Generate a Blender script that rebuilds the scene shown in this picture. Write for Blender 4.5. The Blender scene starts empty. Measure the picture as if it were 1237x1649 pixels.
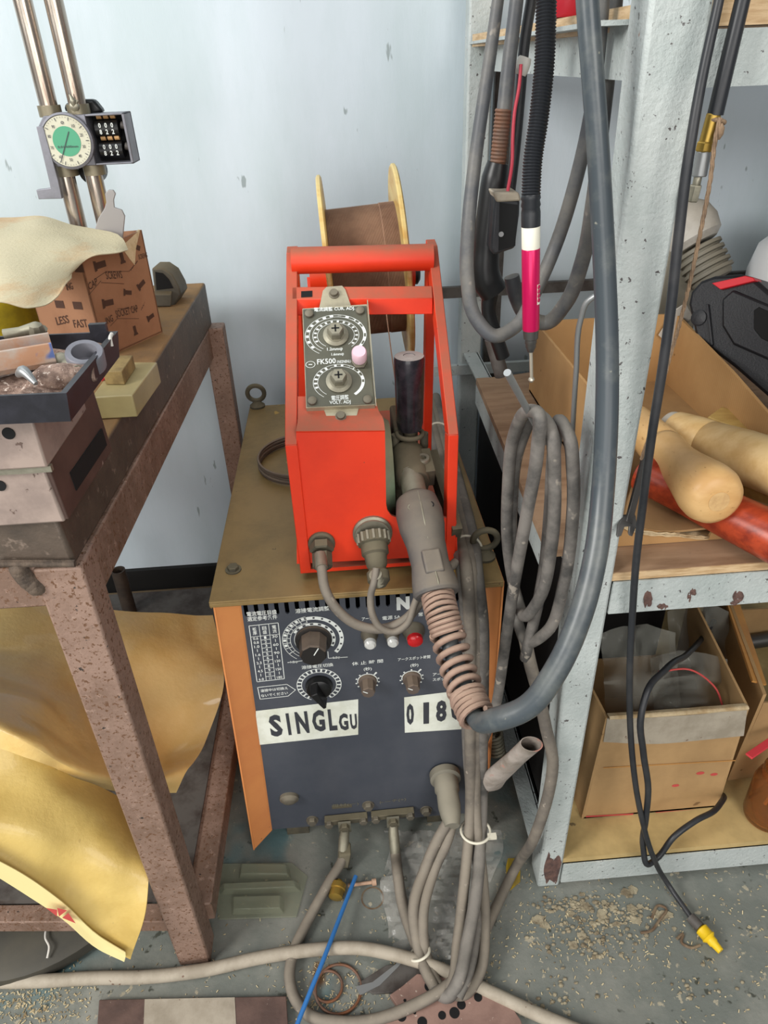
import bpy, bmesh, math, random
from mathutils import Vector as V, Matrix, noise
random.seed(7)
S = bpy.context.scene
COL = S.collection
# ------------------------------------------------------------------ camera
F, PITCH, ROLL, YAW = 1143.7, math.radians(32.46), math.radians(-2.236), math.radians(-3.02)
PW, PH = 1237.0, 1649.0
CAM = V((0, 0, 1.2))
_fw = V((-math.sin(YAW)*math.cos(PITCH), math.cos(YAW)*math.cos(PITCH), -math.sin(PITCH)))
_ri = V((math.cos(YAW), math.sin(YAW), 0)); _up = _ri.cross(_fw)
R_ = _ri*math.cos(ROLL)+_up*math.sin(ROLL); U_ = -_ri*math.sin(ROLL)+_up*math.cos(ROLL); F_ = _fw
cd = bpy.data.cameras.new('camera'); cam = bpy.data.objects.new('camera', cd); COL.objects.link(cam)
cd.sensor_fit = 'VERTICAL'; cd.sensor_height = 36.0; cd.lens = F*36.0/PH; cd.clip_start = .01
m = Matrix((R_, U_, -F_)).transposed().to_4x4(); m.translation = CAM; cam.matrix_world = m
S.camera = cam
# ------------------------------------------------------------------ light
S.view_settings.view_transform = 'Standard'; S.view_settings.look = 'None'
S.view_settings.gamma = 1; S.view_settings.use_curve_mapping = False
S.view_settings.exposure = -0.22
W = bpy.data.worlds.new('workshop_air'); S.world = W; W.use_nodes = True
bg = W.node_tree.nodes['Background']; bg.inputs[0].default_value = (.90, .95, 1, 1); bg.inputs[1].default_value = .27
def area(name, loc, target, size, power, col=(1, 1, 1)):
    l = bpy.data.lights.new(name, 'AREA'); l.shape = 'RECTANGLE'; l.size, l.size_y = size; l.energy = power; l.color = col
    o = bpy.data.objects.new(name, l); COL.objects.link(o); o.location = loc
    o.rotation_euler = (V(target)-V(loc)).to_track_quat('-Z', 'Y').to_euler(); return o
area('window_light', (-2.4, -.75, 2.3), (.0, 1.0, .6), (1.2, 1.2), 120, (1, .985, .95))
area('doorway_light', (.8, -1.5, 1.9), (.1, 1.0, .4), (1.2, 1.6), 44, (1, .97, .92))
area('low_fill_light', (-.7, -1.9, .9), (-.2, .8, .35), (1.8, 1.0), 28, (1, .98, .95))  # fill lamp added low in front to brighten under the bench
area('overhead_fill_light', (-.8, .7, 2.7), (-.35, 1.4, .9), (1.8, .4), 16, (.92, .97, 1))  # added overhead fill, aimed towards the back wall

# ------------------------------------------------------------------ pixel -> place helpers (a ray met with a real plane)
def ray(x, y): return F_ + R_*((x-PW/2)/F) + U_*((PH/2-y)/F)
def PY(x, y, Y): d = ray(x, y); return CAM + d*(Y/d.y)
def PX(x, y, X): d = ray(x, y); return CAM + d*(X/d.x)
def PZ(x, y, z): d = ray(x, y); return CAM + d*((z-CAM.z)/d.z)
def PP(x, y, p, n): d = ray(x, y); return CAM + d*((V(p)-CAM).dot(V(n))/d.dot(V(n)))
def py(Y, *pts): return [PY(a, b, Y) for a, b in pts]
def path(*pts): return [PY(a, b, Y)+V((0, 0, .34 if b < -100 else 0)) for a, b, Y in pts]   # hoses carry on up above the frame
def pathz(*pts): return [PZ(a, b, z) for a, b, z in pts]

# ------------------------------------------------------------------ materials
def lin(c):
    o = []
    for v in c[:3]:
        v /= 255.0; o.append(v/12.92 if v <= .04045 else ((v+.055)/1.055)**2.4)
    return (o[0], o[1], o[2], 1)
MATS = {}
def mat(n, c, r=.6, m=0, c2=None, sc=12, lo=.42, hi=.62, spot=None, bump=0, bsc=90, dust=None, st=None, trans=0, alpha=1, coat=0, wave=None, ior=1.45):
    M = bpy.data.materials.new(n); M.use_nodes = True; nt = M.node_tree; N = nt.nodes; L = nt.links
    b = N['Principled BSDF']; b.inputs['Roughness'].default_value = r; b.inputs['Metallic'].default_value = m
    tc = N.new('ShaderNodeTexCoord'); src = tc.outputs['Object']
    if st:
        mp = N.new('ShaderNodeMapping'); mp.inputs['Scale'].default_value = st; L.new(src, mp.inputs[0]); src = mp.outputs[0]
    def ns(scale, det=6):
        t = N.new('ShaderNodeTexNoise'); t.inputs['Scale'].default_value = scale; t.inputs['Detail'].default_value = det
        t.inputs['Roughness'].default_value = .65; L.new(src, t.inputs['Vector']); return t.outputs[0]
    def rng(o, a, z, lo_=0, hi_=1):
        t = N.new('ShaderNodeMapRange'); t.inputs[1].default_value = a; t.inputs[2].default_value = z
        t.inputs[3].default_value = lo_; t.inputs[4].default_value = hi_; L.new(o, t.inputs[0]); return t.outputs[0]
    def mix(fac, a, bb):
        t = N.new('ShaderNodeMix'); t.data_type = 'RGBA'; L.new(fac, t.inputs[0])
        for i, v in ((6, a), (7, bb)):
            if isinstance(v, tuple): t.inputs[i].default_value = v
            else: L.new(v, t.inputs[i])
        return t.outputs[2]
    cur = lin(c)
    if c2: cur = mix(rng(ns(sc), lo, hi), cur, lin(c2))
    if wave:
        w = N.new('ShaderNodeTexWave'); w.inputs['Scale'].default_value = wave[1]; w.inputs['Distortion'].default_value = wave[2]
        w.inputs['Detail'].default_value = 3; w.bands_direction = wave[3]; L.new(src, w.inputs['Vector'])
        cur = mix(rng(w.outputs['Fac'], .2, .9, 0, wave[4]), cur, lin(wave[0]))
    for sp in (spot or []):
        cur = mix(rng(ns(sp[1], 3), sp[2], sp[2]+sp[3] if len(sp) > 3 else sp[2]+.03), cur, lin(sp[0]))
    if dust:
        g = N.new('ShaderNodeNewGeometry'); sx = N.new('ShaderNodeSeparateXYZ'); L.new(g.outputs['Normal'], sx.inputs[0])
        up = rng(sx.outputs[2], dust[2] if len(dust) > 2 else .15, .85, 0, dust[1])
        mm = N.new('ShaderNodeMath'); mm.operation = 'MULTIPLY'; L.new(up, mm.inputs[0]); L.new(rng(ns(25), .25, .6, .55, 1), mm.inputs[1])
        cur = mix(mm.outputs[0], cur, lin(dust[0]))
        L.new(rng(mm.outputs[0], 0, 1, r, .9), b.inputs['Roughness'])
    if isinstance(cur, tuple): b.inputs['Base Color'].default_value = cur
    else: L.new(cur, b.inputs['Base Color'])
    if bump:
        bp = N.new('ShaderNodeBump'); bp.inputs['Strength'].default_value = bump; bp.inputs['Distance'].default_value = .002
        L.new(ns(bsc, 5), bp.inputs['Height']); L.new(bp.outputs[0], b.inputs['Normal'])
    b.inputs['Transmission Weight'].default_value = trans; b.inputs['Alpha'].default_value = alpha
    b.inputs['Coat Weight'].default_value = coat; b.inputs['IOR'].default_value = ior
    MATS[n] = M; return M

mat('wall_paint', (203, 214, 222), .42, c2=(190, 204, 209), sc=3.2, spot=[((150, 162, 165), 34, .70)], bump=.4, bsc=34, st=(1, 1, .3))
mat('black_paint', (22, 21, 20), .7)
mat('floor_paint', (110, 114, 108), .42, c2=(138, 138, 130), sc=6, lo=.45, hi=.68, spot=[((72, 74, 66), 34, .64, .05), ((164, 156, 136), 60, .645, .04), ((110, 86, 62), 9, .70, .06), ((92, 116, 118), 5, .60, .1)], bump=.6, bsc=60)
mat('crust', (158, 148, 124), .95, c2=(112, 100, 80), sc=40, bump=1, bsc=120)
mat('khaki_top', (150, 124, 78), .5, c2=(128, 106, 66), sc=9, spot=[((190, 152, 76), 9, .64, .02), ((84, 66, 42), 70, .70), ((84, 66, 42), 24, .72)], bump=.15)
mat('orange_enamel', (216, 142, 84), .35, c2=(206, 130, 78), sc=5, spot=[((126, 72, 40), 45, .73)])
mat('charcoal_panel', (66, 70, 79), .42, c2=(76, 79, 87), sc=6, spot=[((92, 90, 88), 60, .74)])
mat('white_print', (226, 230, 226), .6)
mat('strip_white', (226, 229, 218), .5, c2=(206, 208, 192), sc=18)
mat('dark_print', (58, 60, 66), .5)
mat('void', (8, 8, 9), .8)
mat('knob_dark', (34, 31, 30), .4, dust=((128, 112, 98), .9, .1))
mat('knob_dusty', (92, 80, 72), .6, dust=((140, 122, 104), .8, .1))
mat('black_plastic', (17, 17, 18), .38)
mat('grey_dust_metal', (112, 106, 94), .55, .35, c2=(88, 82, 72), sc=40, dust=((138, 130, 112), .7))
mat('zinc', (150, 146, 130), .4, .6, c2=(120, 116, 102), sc=30, dust=((160, 154, 134), .5))
mat('red_lens', (190, 26, 30), .2)
mat('clear_lens', (200, 200, 196), .2)
mat('red_paint', (226, 58, 26), .42, c2=(214, 52, 24), sc=8, spot=[((150, 60, 40), 60, .73)], dust=((158, 92, 70), 1.0, .1), bump=.08)
mat('control_plate', (80, 80, 68), .5, c2=(92, 90, 76), sc=14, bump=.1)
mat('pale_zinc_plate', (176, 168, 144), .5, .3, c2=(150, 144, 124), sc=20)
mat('pink_knob', (226, 190, 202), .35)
mat('green_motor', (112, 128, 104), .55, c2=(92, 108, 88), sc=20, dust=((146, 140, 112), .8))
mat('cast_dusty', (88, 82, 66), .7, c2=(66, 62, 52), sc=30, dust=((120, 112, 90), .8), bump=.3)
mat('grip_dark', (30, 29, 34), .22, c2=(48, 42, 48), sc=60, dust=((170, 160, 154), 1, .4))
mat('spool_wood', (212, 188, 124), .45, c2=(196, 158, 88), sc=8, st=(1, 1, 6))
mat('rust_wire', (178, 146, 122), .75, c2=(150, 118, 98), sc=14)
mat('rubber_grey', (74, 76, 80), .48, c2=(104, 102, 98), sc=18, spot=[((128, 122, 114), 40, .66, .05)], dust=((132, 126, 116), .5, .1))
mat('rubber_black', (36, 38, 42), .42, c2=(52, 52, 54), sc=14)
mat('torch_rubber', (66, 73, 78), .3, c2=(100, 104, 102), sc=14, lo=.48, hi=.7, spot=[((130, 130, 120), 60, .70, .04)], dust=((122, 120, 112), .3, .3))
mat('cable_dusty', (116, 108, 98), .65, c2=(92, 86, 80), sc=22, spot=[((150, 140, 128), 60, .66, .05)], dust=((150, 140, 124), .55, 0))
mat('cable_dark_dusty', (112, 107, 102), .58, c2=(66, 64, 62), sc=16, spot=[((140, 132, 122), 50, .64, .06)], dust=((140, 134, 124), .5, .1))
mat('torch_handle', (78, 76, 76), .6, c2=(96, 90, 84), sc=20, dust=((124, 114, 100), .8, .1))
mat('spring_dusty', (146, 120, 106), .7, c2=(118, 94, 82), sc=30, dust=((172, 146, 126), .7, .1))
mat('rust_spring', (110, 88, 76), .6, .3, c2=(130, 84, 56), sc=20)
mat('white_tie', (214, 208, 190), .4)
mat('white_tape', (206, 202, 194), .7)
mat('red_wire', (190, 60, 76), .4)
mat('corrugated_black', (34, 36, 40), .38)
mat('magenta_metal', (196, 20, 84), .28, .35)
mat('white_grip', (232, 228, 212), .5, spot=[((170, 150, 110), 40, .68)])
mat('steel_dark', (92, 90, 88), .38, .7)
mat('needle_steel', (196, 188, 172), .3, .7)
mat('brass', (168, 138, 66), .35, .7)
mat('steel_bright', (150, 152, 152), .42, .6)
mat('rope', (142, 118, 94), .9, c2=(112, 92, 74), sc=60, bump=.6, bsc=300)
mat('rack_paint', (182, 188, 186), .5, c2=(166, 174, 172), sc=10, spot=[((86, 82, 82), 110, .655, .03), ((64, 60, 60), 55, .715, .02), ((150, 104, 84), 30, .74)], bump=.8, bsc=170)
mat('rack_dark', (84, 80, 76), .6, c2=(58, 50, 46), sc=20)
mat('rust_burn', (104, 78, 70), .85, c2=(72, 56, 54), sc=60, bump=1)
mat('shelf_ply', (168, 138, 110), .65, c2=(140, 110, 84), sc=5, st=(1, 7, 7), spot=[((112, 84, 66), 24, .68)])
mat('ply_edge', (204, 176, 138), .6, c2=(178, 146, 106), sc=30, st=(1, 1, 8))
mat('low_ply', (190, 164, 112), .6, c2=(160, 138, 92), sc=7, spot=[((116, 100, 72), 30, .7)])
mat('cardboard', (188, 148, 98), .8, c2=(172, 132, 84), sc=4, wave=((170, 130, 84), 60, 1.5, 'Y', .5), spot=[((120, 86, 54), 22, .74)])
mat('cardboard_old', (176, 142, 98), .8, c2=(156, 124, 84), sc=5, spot=[((122, 92, 60), 20, .7)])
mat('cardboard_orange', (196, 140, 74), .75, c2=(172, 122, 70), sc=6)
mat('torn_card', (206, 186, 150), .9, c2=(176, 150, 112), sc=40, bump=.8)
mat('red_ink', (190, 74, 70), .7)
mat('dark_ink', (74, 50, 40), .7)
mat('screw_card', (158, 116, 88), .6, c2=(142, 102, 76), sc=9, spot=[((116, 82, 60), 18, .68)])
mat('beech', (216, 176, 120), .4, c2=(202, 158, 102), sc=10, spot=[((176, 136, 84), 90, .66)], st=(1, 1, 3))
mat('beech_pale', (222, 190, 136), .42, c2=(206, 168, 110), sc=10, st=(1, 3, 3))
mat('yellow_wood', (190, 160, 96), .5, c2=(170, 138, 80), sc=14, st=(1, 4, 4))
mat('red_wood', (172, 66, 36), .35, c2=(130, 44, 26), sc=12, st=(1, 5, 5))
mat('end_grain', (206, 170, 118), .7, c2=(186, 148, 100), sc=60)
mat('case_black', (32, 33, 37), .45, bump=.25, bsc=320)
mat('latch_red', (206, 36, 48), .4)
mat('white_plastic', (222, 224, 226), .45)
mat('offwhite_plastic', (190, 186, 178), .5, c2=(168, 162, 152), sc=20, dust=((196, 188, 172), .5))
mat('ribbed_grey', (120, 116, 104), .6, dust=((150, 142, 124), .6))
mat('poly_film', (216, 212, 204), .1, alpha=.14, bump=1, bsc=40)
mat('poly_film_dull', (190, 190, 180), .1, alpha=.13, bump=1, bsc=22)
mat('blister', (150, 154, 132), .15, alpha=.34)
mat('amber_glass', (206, 146, 90), .06, trans=.85, ior=1.25)
mat('oil', (96, 48, 18), .1)
mat('red_plastic', (206, 62, 70), .4)
mat('bench_rust', (146, 120, 106), .55, .1, c2=(120, 96, 82), sc=10, spot=[((164, 138, 124), 95, .56, .12), ((104, 74, 54), 190, .56, .06), ((58, 50, 46), 120, .68, .03)], bump=.5, bsc=140)
mat('slab_iron', (92, 80, 70), .5, .2, c2=(70, 62, 55), sc=12, spot=[((132, 116, 104), 50, .62, .08)], dust=((150, 116, 76), .95, .4), bump=.4, bsc=130)
mat('weld', (96, 82, 70), .8, c2=(66, 56, 48), sc=60, bump=1)
mat('block_steel', (168, 150, 140), .42, .2, c2=(146, 130, 122), sc=20, spot=[((104, 86, 78), 90, .64)])
mat('block_steel_brown', (96, 74, 66), .5, .2, c2=(80, 62, 56), sc=16)
mat('tray_black', (30, 30, 36), .42, c2=(44, 44, 52), sc=30)
mat('shavings', (160, 136, 122), .8, c2=(112, 90, 80), sc=120, spot=[((214, 198, 186), 190, .60)], bump=1, bsc=260)
mat('alu_rusty', (182, 168, 156), .45, .3, c2=(186, 142, 112), sc=30, spot=[((92, 112, 166), 22, .62, .05)])
mat('blue_label', (58, 92, 178), .5)
mat('resin', (172, 158, 112), .3, c2=(156, 142, 100), sc=10, dust=((150, 134, 94), .5), coat=.3)
mat('wood_scrap', (150, 128, 82), .7, c2=(118, 98, 62), sc=30)
mat('paper_cream', (192, 182, 152), .75, c2=(184, 146, 104), sc=7, lo=.5, hi=.72, st=(1, 1, 5), bump=.5, bsc=220)
mat('yellow_bag', (180, 160, 20), .5, c2=(140, 124, 18), sc=12)
mat('grey_scraper', (150, 146, 144), .45, .3)
mat('cast_iron', (94, 90, 80), .6, .3, c2=(78, 74, 66), sc=20, dust=((120, 104, 76), .7))
mat('column_steel', (196, 186, 174), .22, .9, c2=(158, 140, 126), sc=10, st=(8, 8, 1))
mat('gauge_grey', (132, 132, 140), .45, .3, c2=(112, 112, 118), sc=16)
mat('ring_bronze', (132, 124, 104), .4, .5)
mat('dial_cream', (198, 196, 176), .4, c2=(180, 176, 154), sc=12)
mat('dial_green', (74, 150, 116), .45)
mat('counter_tan', (180, 140, 92), .5)
mat('digit_white', (200, 204, 200), .6)
mat('sack_yellow', (208, 180, 106), .4, c2=(190, 160, 88), sc=6, spot=[((164, 136, 76), 30, .70, .06)], bump=.9, bsc=22, coat=.15)
mat('sack_gloss', (238, 210, 146), .3, c2=(226, 192, 122), sc=5, bump=.9, bsc=26, coat=.5)
mat('sack_inner', (226, 210, 150), .5)
mat('drum_dark', (62, 60, 54), .6, c2=(74, 70, 60), sc=8)
mat('drum_rim', (46, 38, 36), .55)
mat('pipe_rust', (72, 60, 50), .6, c2=(54, 46, 40), sc=20)
mat('batten', (120, 104, 80), .7, c2=(96, 80, 62), sc=10, st=(1, 6, 6))
mat('steel_plate_rust', (104, 82, 74), .6, .15, c2=(84, 66, 60), sc=14, spot=[((164, 148, 134), 60, .68)], bump=.3)
mat('tape_grey', (166, 156, 140), .65, c2=(146, 136, 120), sc=20, spot=[((112, 88, 74), 70, .68)])
mat('plate_brown', (150, 120, 108), .65, .1, c2=(130, 102, 92), sc=12, spot=[((186, 168, 154), 110, .67)], bump=.3)
mat('blue_tube', (52, 112, 176), .35)
mat('yellow_tip', (222, 184, 28), .45, spot=[((60, 50, 30), 60, .66)])
mat('chips', (206, 192, 156), .6, c2=(150, 130, 96), sc=60)
mat('rust_mark', (98, 78, 60), .9, c2=(126, 110, 88), sc=60)
mat('yellow_paint', (176, 146, 30), .6, c2=(140, 118, 50), sc=30)
mat('bag_grey_dirty', (168, 158, 150), .4, c2=(130, 120, 110), sc=16, spot=[((176, 126, 112), 26, .60, .06)], bump=.8, bsc=60)
mat('shade_black', (20, 18, 17), .9)  # near-black standing in for shade inside the rack
mat('shelf_red', (170, 30, 44), .35)

# ------------------------------------------------------------------ mesh builder
class MB:
    def __init__(s): s.v = []; s.f = []
    def add(s, vs, fs):
        o = len(s.v); s.v += [V(p) for p in vs]; s.f += [[i+o for i in f] for f in fs]; return s
    def hexa(s, b, t):   # bottom quad, top quad (same winding)
        return s.add(list(b)+list(t), [(3, 2, 1, 0), (4, 5, 6, 7)]+[(i, (i+1) % 4, 4+(i+1) % 4, 4+i) for i in range(4)])
    def box(s, x0, x1, y0, y1, z0, z1):
        return s.hexa([(x0, y0, z0), (x1, y0, z0), (x1, y1, z0), (x0, y1, z0)], [(x0, y0, z1), (x1, y0, z1), (x1, y1, z1), (x0, y1, z1)])
    def bar(s, a, b, w, h, up=(0, 0, 1)):  # box beam from a to b, width w, height h (centred)
        a, b = V(a), V(b); d = (b-a).normalized(); r = d.cross(V(up)).normalized(); u = r.cross(d)
        q = [(-w/2, -h/2), (w/2, -h/2), (w/2, h/2), (-w/2, h/2)]
        return s.hexa([a+r*i+u*j for i, j in q], [b+r*i+u*j for i, j in q])
    def prism(s, poly, d):
        poly = [V(p) for p in poly]; d = V(d); n = len(poly)
        return s.add(poly+[p+d for p in poly], [list(range(n)), list(range(2*n-1, n-1, -1))]+[(i, n+i, n+(i+1) % n, (i+1) % n) for i in range(n)])
    def tube(s, pts, r, seg=14, closed=False, sub=6, caps=True, smooth=True):
        pts = [V(p) for p in pts]
        if smooth and len(pts) > 2: pts, rr = spline(pts, r, sub, closed)
        else: rr = [r]*len(pts) if not isinstance(r, (list, tuple)) else list(r)
        n = len(pts); T = []
        for i in range(n):
            a = pts[(i-1) % n] if closed or i else pts[0]; b = pts[(i+1) % n] if closed or i < n-1 else pts[-1]
            t = b-a; T.append(t.normalized() if t.length > 1e-9 else V((0, 0, 1)))
        ref = V((0, 0, 1)) if abs(T[0].z) < .9 else V((1, 0, 0))
        u = T[0].cross(ref).normalized(); vs = []
        for i in range(n):
            u = (u-T[i]*u.dot(T[i])).normalized(); w = T[i].cross(u)
            for k in range(seg):
                a = 2*math.pi*k/seg; vs.append(pts[i]+(u*math.cos(a)+w*math.sin(a))*rr[i])
        fs = []
        for i in range(n if closed else n-1):
            j = (i+1) % n
            for k in range(seg): fs.append((i*seg+k, i*seg+(k+1) % seg, j*seg+(k+1) % seg, j*seg+k))
        if caps and not closed: fs += [list(range(seg))[::-1], [(n-1)*seg+k for k in range(seg)]]
        return s.add(vs, fs)
    def lathe(s, o, d, prof, seg=28, sq=1.0):   # prof: (radius, height along d)
        o, d = V(o), V(d).normalized(); ref = V((0, 0, 1)) if abs(d.z) < .9 else V((0, 1, 0))
        u = d.cross(ref).normalized(); w = d.cross(u); vs = []; n = len(prof)
        for r, h in prof:
            for k in range(seg):
                a = 2*math.pi*k/seg; vs.append(o+d*h+(u*math.cos(a)+w*math.sin(a)*sq)*max(r, 1e-5))
        fs = [(i*seg+k, i*seg+(k+1) % seg, (i+1)*seg+(k+1) % seg, (i+1)*seg+k) for i in range(n-1) for k in range(seg)]
        fs += [list(range(seg))[::-1], [(n-1)*seg+k for k in range(seg)]]
        return s.add(vs, fs)
    def cyl(s, a, b, r, seg=20): a, b = V(a), V(b); return s.lathe(a, b-a, [(r, 0), (r, (b-a).length)], seg)
    def hexnut(s, o, d, r, h): return s.lathe(o, d, [(r, 0), (r, h*.85), (r*.86, h)], 6)
    def ring(s, c, n, R, r, seg=28, a0=0, a1=360, u=None):
        c, n = V(c), V(n).normalized(); ref = V((0, 0, 1)) if abs(n.z) < .9 else V((0, 1, 0))
        u = V(u) if u else n.cross(ref).normalized(); w = n.cross(u); full = abs(a1-a0) >= 360
        k = seg if full else seg+1
        pts = [c+(u*math.cos(math.radians(a0+(a1-a0)*i/seg))+w*math.sin(math.radians(a0+(a1-a0)*i/seg)))*R for i in range(k)]
        return s.tube(pts, r, 10, full, smooth=False)
    def arcband(s, c, ex, ey, r0, r1, a0, a1, seg=30, off=0):
        c, ex, ey = V(c), V(ex), V(ey); vs = []
        for i in range(seg+1):
            a = math.radians(a0+(a1-a0)*i/seg); d = ex*math.cos(a)+ey*math.sin(a); vs += [c+d*r0, c+d*r1]
        return s.add(vs, [(2*i, 2*i+1, 2*i+3, 2*i+2) for i in range(seg)])
    def quad(s, a, b, c, d): return s.add([a, b, c, d], [(0, 1, 2, 3)])
    def line(s, a, b, w, n):     # flat printed line on a surface of normal n
        a, b = V(a), V(b); r = (b-a).cross(V(n)).normalized()*w/2; return s.quad(a-r, b-r, b+r, a+r)
    def text(s, body, a, b, up, h, bold=.012):   # flat lettering fitted between a and b with letter height h
        a, b = V(a), V(b); c = bpy.data.curves.new('lettering', 'FONT'); c.body = body; c.resolution_u = 2; c.offset = bold
        o = bpy.data.objects.new('lettering', c); COL.objects.link(o); bpy.context.view_layer.update()
        dg = bpy.context.evaluated_depsgraph_get(); me = bpy.data.meshes.new_from_object(o.evaluated_get(dg))
        vs = [v.co.copy() for v in me.vertices]; fs = [list(p.vertices) for p in me.polygons]
        bpy.data.objects.remove(o); bpy.data.curves.remove(c); bpy.data.meshes.remove(me)
        if not vs: return s
        x0 = min(v.x for v in vs); x1 = max(v.x for v in vs); y0 = min(v.y for v in vs); y1 = max(v.y for v in vs)
        ex = b-a; ey = V(up).normalized()*h
        return s.add([a+ex*((v.x-x0)/(x1-x0+1e-9))+ey*((v.y-y0)/(y1-y0+1e-9)) for v in vs], fs)
    def patch(s, rows, n=6, thick=.0015, wr=0, wsc=30, seed=0):
        rows = [[V(p) for p in r] for r in rows]
        g = [spline(r, 1, n, False)[0] for r in rows]; cols = list(zip(*g)); h = [spline(list(c), 1, n, False)[0] for c in cols]
        nx, ny = len(h), len(h[0]); P = [[h[i][j].copy() for i in range(nx)] for j in range(ny)]
        nr = [[None]*nx for _ in range(ny)]
        for j in range(ny):
            for i in range(nx):
                du = P[j][min(i+1, nx-1)]-P[j][max(i-1, 0)]; dv = P[min(j+1, ny-1)][i]-P[max(j-1, 0)][i]
                q = du.cross(dv); nr[j][i] = q.normalized() if q.length > 1e-12 else V((0, 0, 1))
        if wr:
            for j in range(ny):
                for i in range(nx):
                    p = P[j][i]*wsc+V((seed, seed*2, 0)); k = 1-abs(noise.noise(p))*2.2+.5*noise.noise(p*2.7); P[j][i] = P[j][i]+nr[j][i]*wr*k
        a = [P[j][i] for j in range(ny) for i in range(nx)]; b = [P[j][i]+nr[j][i]*thick for j in range(ny) for i in range(nx)]
        N = nx*ny; fs = []
        for j in range(ny-1):
            for i in range(nx-1):
                q = (j*nx+i, j*nx+i+1, (j+1)*nx+i+1, (j+1)*nx+i); fs += [q[::-1], tuple(k+N for k in q)]
        ed = [j*nx for j in range(ny)]; ee = [j*nx+nx-1 for j in range(ny)]; er = list(range(nx)); es = [(ny-1)*nx+i for i in range(nx)]
        for e, fl in ((ed, 0), (ee, 1), (er, 1), (es, 0)):
            for k in range(len(e)-1):
                q = (e[k], e[k+1], e[k+1]+N, e[k]+N); fs.append(q if fl else q[::-1])
        return s.add(a+b, fs)
    def build(s, name, m, parent=None, bevel=0, smooth=True, angle=38, seg=2, loc=None):
        base = V((0, 0, 0))
        if parent is not None: base = wloc(parent)
        xs = [p.x for p in s.v]; ys = [p.y for p in s.v]; zs = [p.z for p in s.v]
        ow = V(loc) if loc else V(((min(xs)+max(xs))/2, (min(ys)+max(ys))/2, min(zs)))
        me = bpy.data.meshes.new(name); me.from_pydata([p-ow for p in s.v], [], s.f)
        bm = bmesh.new(); bm.from_mesh(me); bmesh.ops.recalc_face_normals(bm, faces=bm.faces); bm.to_mesh(me); bm.free()
        me.materials.append(MATS[m]); o = bpy.data.objects.new(name, me); COL.objects.link(o)
        o.location = ow-base
        if parent is not None: o.parent = parent
        if smooth:
            me.shade_smooth(); me.set_sharp_from_angle(angle=math.radians(angle))
        if bevel:
            b = o.modifiers.new('edge', 'BEVEL'); b.width = bevel; b.segments = seg; b.limit_method = 'ANGLE'; b.angle_limit = math.radians(40)
        return o
def wloc(o):
    l = V(o.location)
    while o.parent: o = o.parent; l += o.location
    return l
def spline(pts, r, sub, closed):
    n = len(pts); out = []; rr = []; rl = r if isinstance(r, (list, tuple)) else [r]*n
    for i in range(n if closed else n-1):
        g = lambda k: pts[k % n] if closed else pts[min(max(k, 0), n-1)]
        p0, p1, p2, p3 = g(i-1), g(i), g(i+1), g(i+2)
        if not closed:
            if i == 0: p0 = p1*2-p2
            if i == n-2: p3 = p2*2-p1
        d0, d1, d2 = max((p1-p0).length, 1e-7), max((p2-p1).length, 1e-7), max((p3-p2).length, 1e-7)
        ta = ((p1-p0)*(d1/d0)+(p2-p1)*(d0/d1))/(d0+d1)*d1; tb = ((p2-p1)*(d2/d1)+(p3-p2)*(d1/d2))/(d1+d2)*d1
        for k in range(sub):
            t = k/sub; t2 = t*t; t3 = t2*t
            out.append(p1*(2*t3-3*t2+1)+ta*(t3-2*t2+t)+p2*(3*t2-2*t3)+tb*(t3-t2))
            rr.append(rl[i]*(1-t)+rl[(i+1) % n]*t)
    if not closed: out.append(pts[-1].copy()); rr.append(rl[-1])
    return out, rr
def resample(pts, step, sub=12):
    p, _ = spline([V(q) for q in pts], 1, sub, False); out = [p[0]]; acc = 0
    for a, b in zip(p, p[1:]):
        l = (b-a).length; d = step-acc
        while d <= l: out.append(a.lerp(b, d/l)); d += step
        acc = l-(d-step)
    return out
def helix(mb, pts, R, r, pitch, seg=8, per=14):
    P = resample(pts, pitch/per); n = len(P); T = [(P[min(i+1, n-1)]-P[max(i-1, 0)]).normalized() for i in range(n)]
    ref = V((0, 0, 1)) if abs(T[0].z) < .9 else V((1, 0, 0)); u = T[0].cross(ref).normalized(); q = []
    for i in range(n):
        u = (u-T[i]*u.dot(T[i])).normalized(); w = T[i].cross(u); a = 2*math.pi*i/per
        q.append(P[i]+(u*math.cos(a)+w*math.sin(a))*R)
    return mb.tube(q, r, seg, smooth=False)
def corr(mb, pts, r0, r1, pitch, seg=18):
    P = resample(pts, pitch/2); return mb.tube(P, [r1 if i % 2 else r0 for i in range(len(P))], seg, smooth=False)
def tag(o, label, cat, group=None, kind=None):
    if label: o['label'] = label
    if cat: o['category'] = cat
    if group: o['group'] = group
    if kind: o['kind'] = kind
    return o
def thing(name, label, cat, loc, group=None):
    o = bpy.data.objects.new(name, None); COL.objects.link(o); o.location = V(loc); o.empty_display_size = .02
    return tag(o, label, cat, group)
def struct(o): o['kind'] = 'structure'; return o
def copy_tree(o, off, label=None):
    c = o.copy(); COL.objects.link(c); c.location = V(o.location)+V(off)
    if label: c['label'] = label
    for ch in list(o.children):
        d = ch.copy(); COL.objects.link(d); d.parent = c
    return c

# ================================================================== SETTING
struct(MB().box(-2.6, 2.6, -1.2, 1.7, -.06, 0).build('floor', 'floor_paint'))
struct(MB().box(-2.6, 2.6, 1.56, 1.7, 0, 2.8).build('wall_back', 'wall_paint'))
struct(MB().box(-2.6, 2.6, 1.547, 1.56, 0, .082).build('baseboard_back', 'black_paint'))

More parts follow.
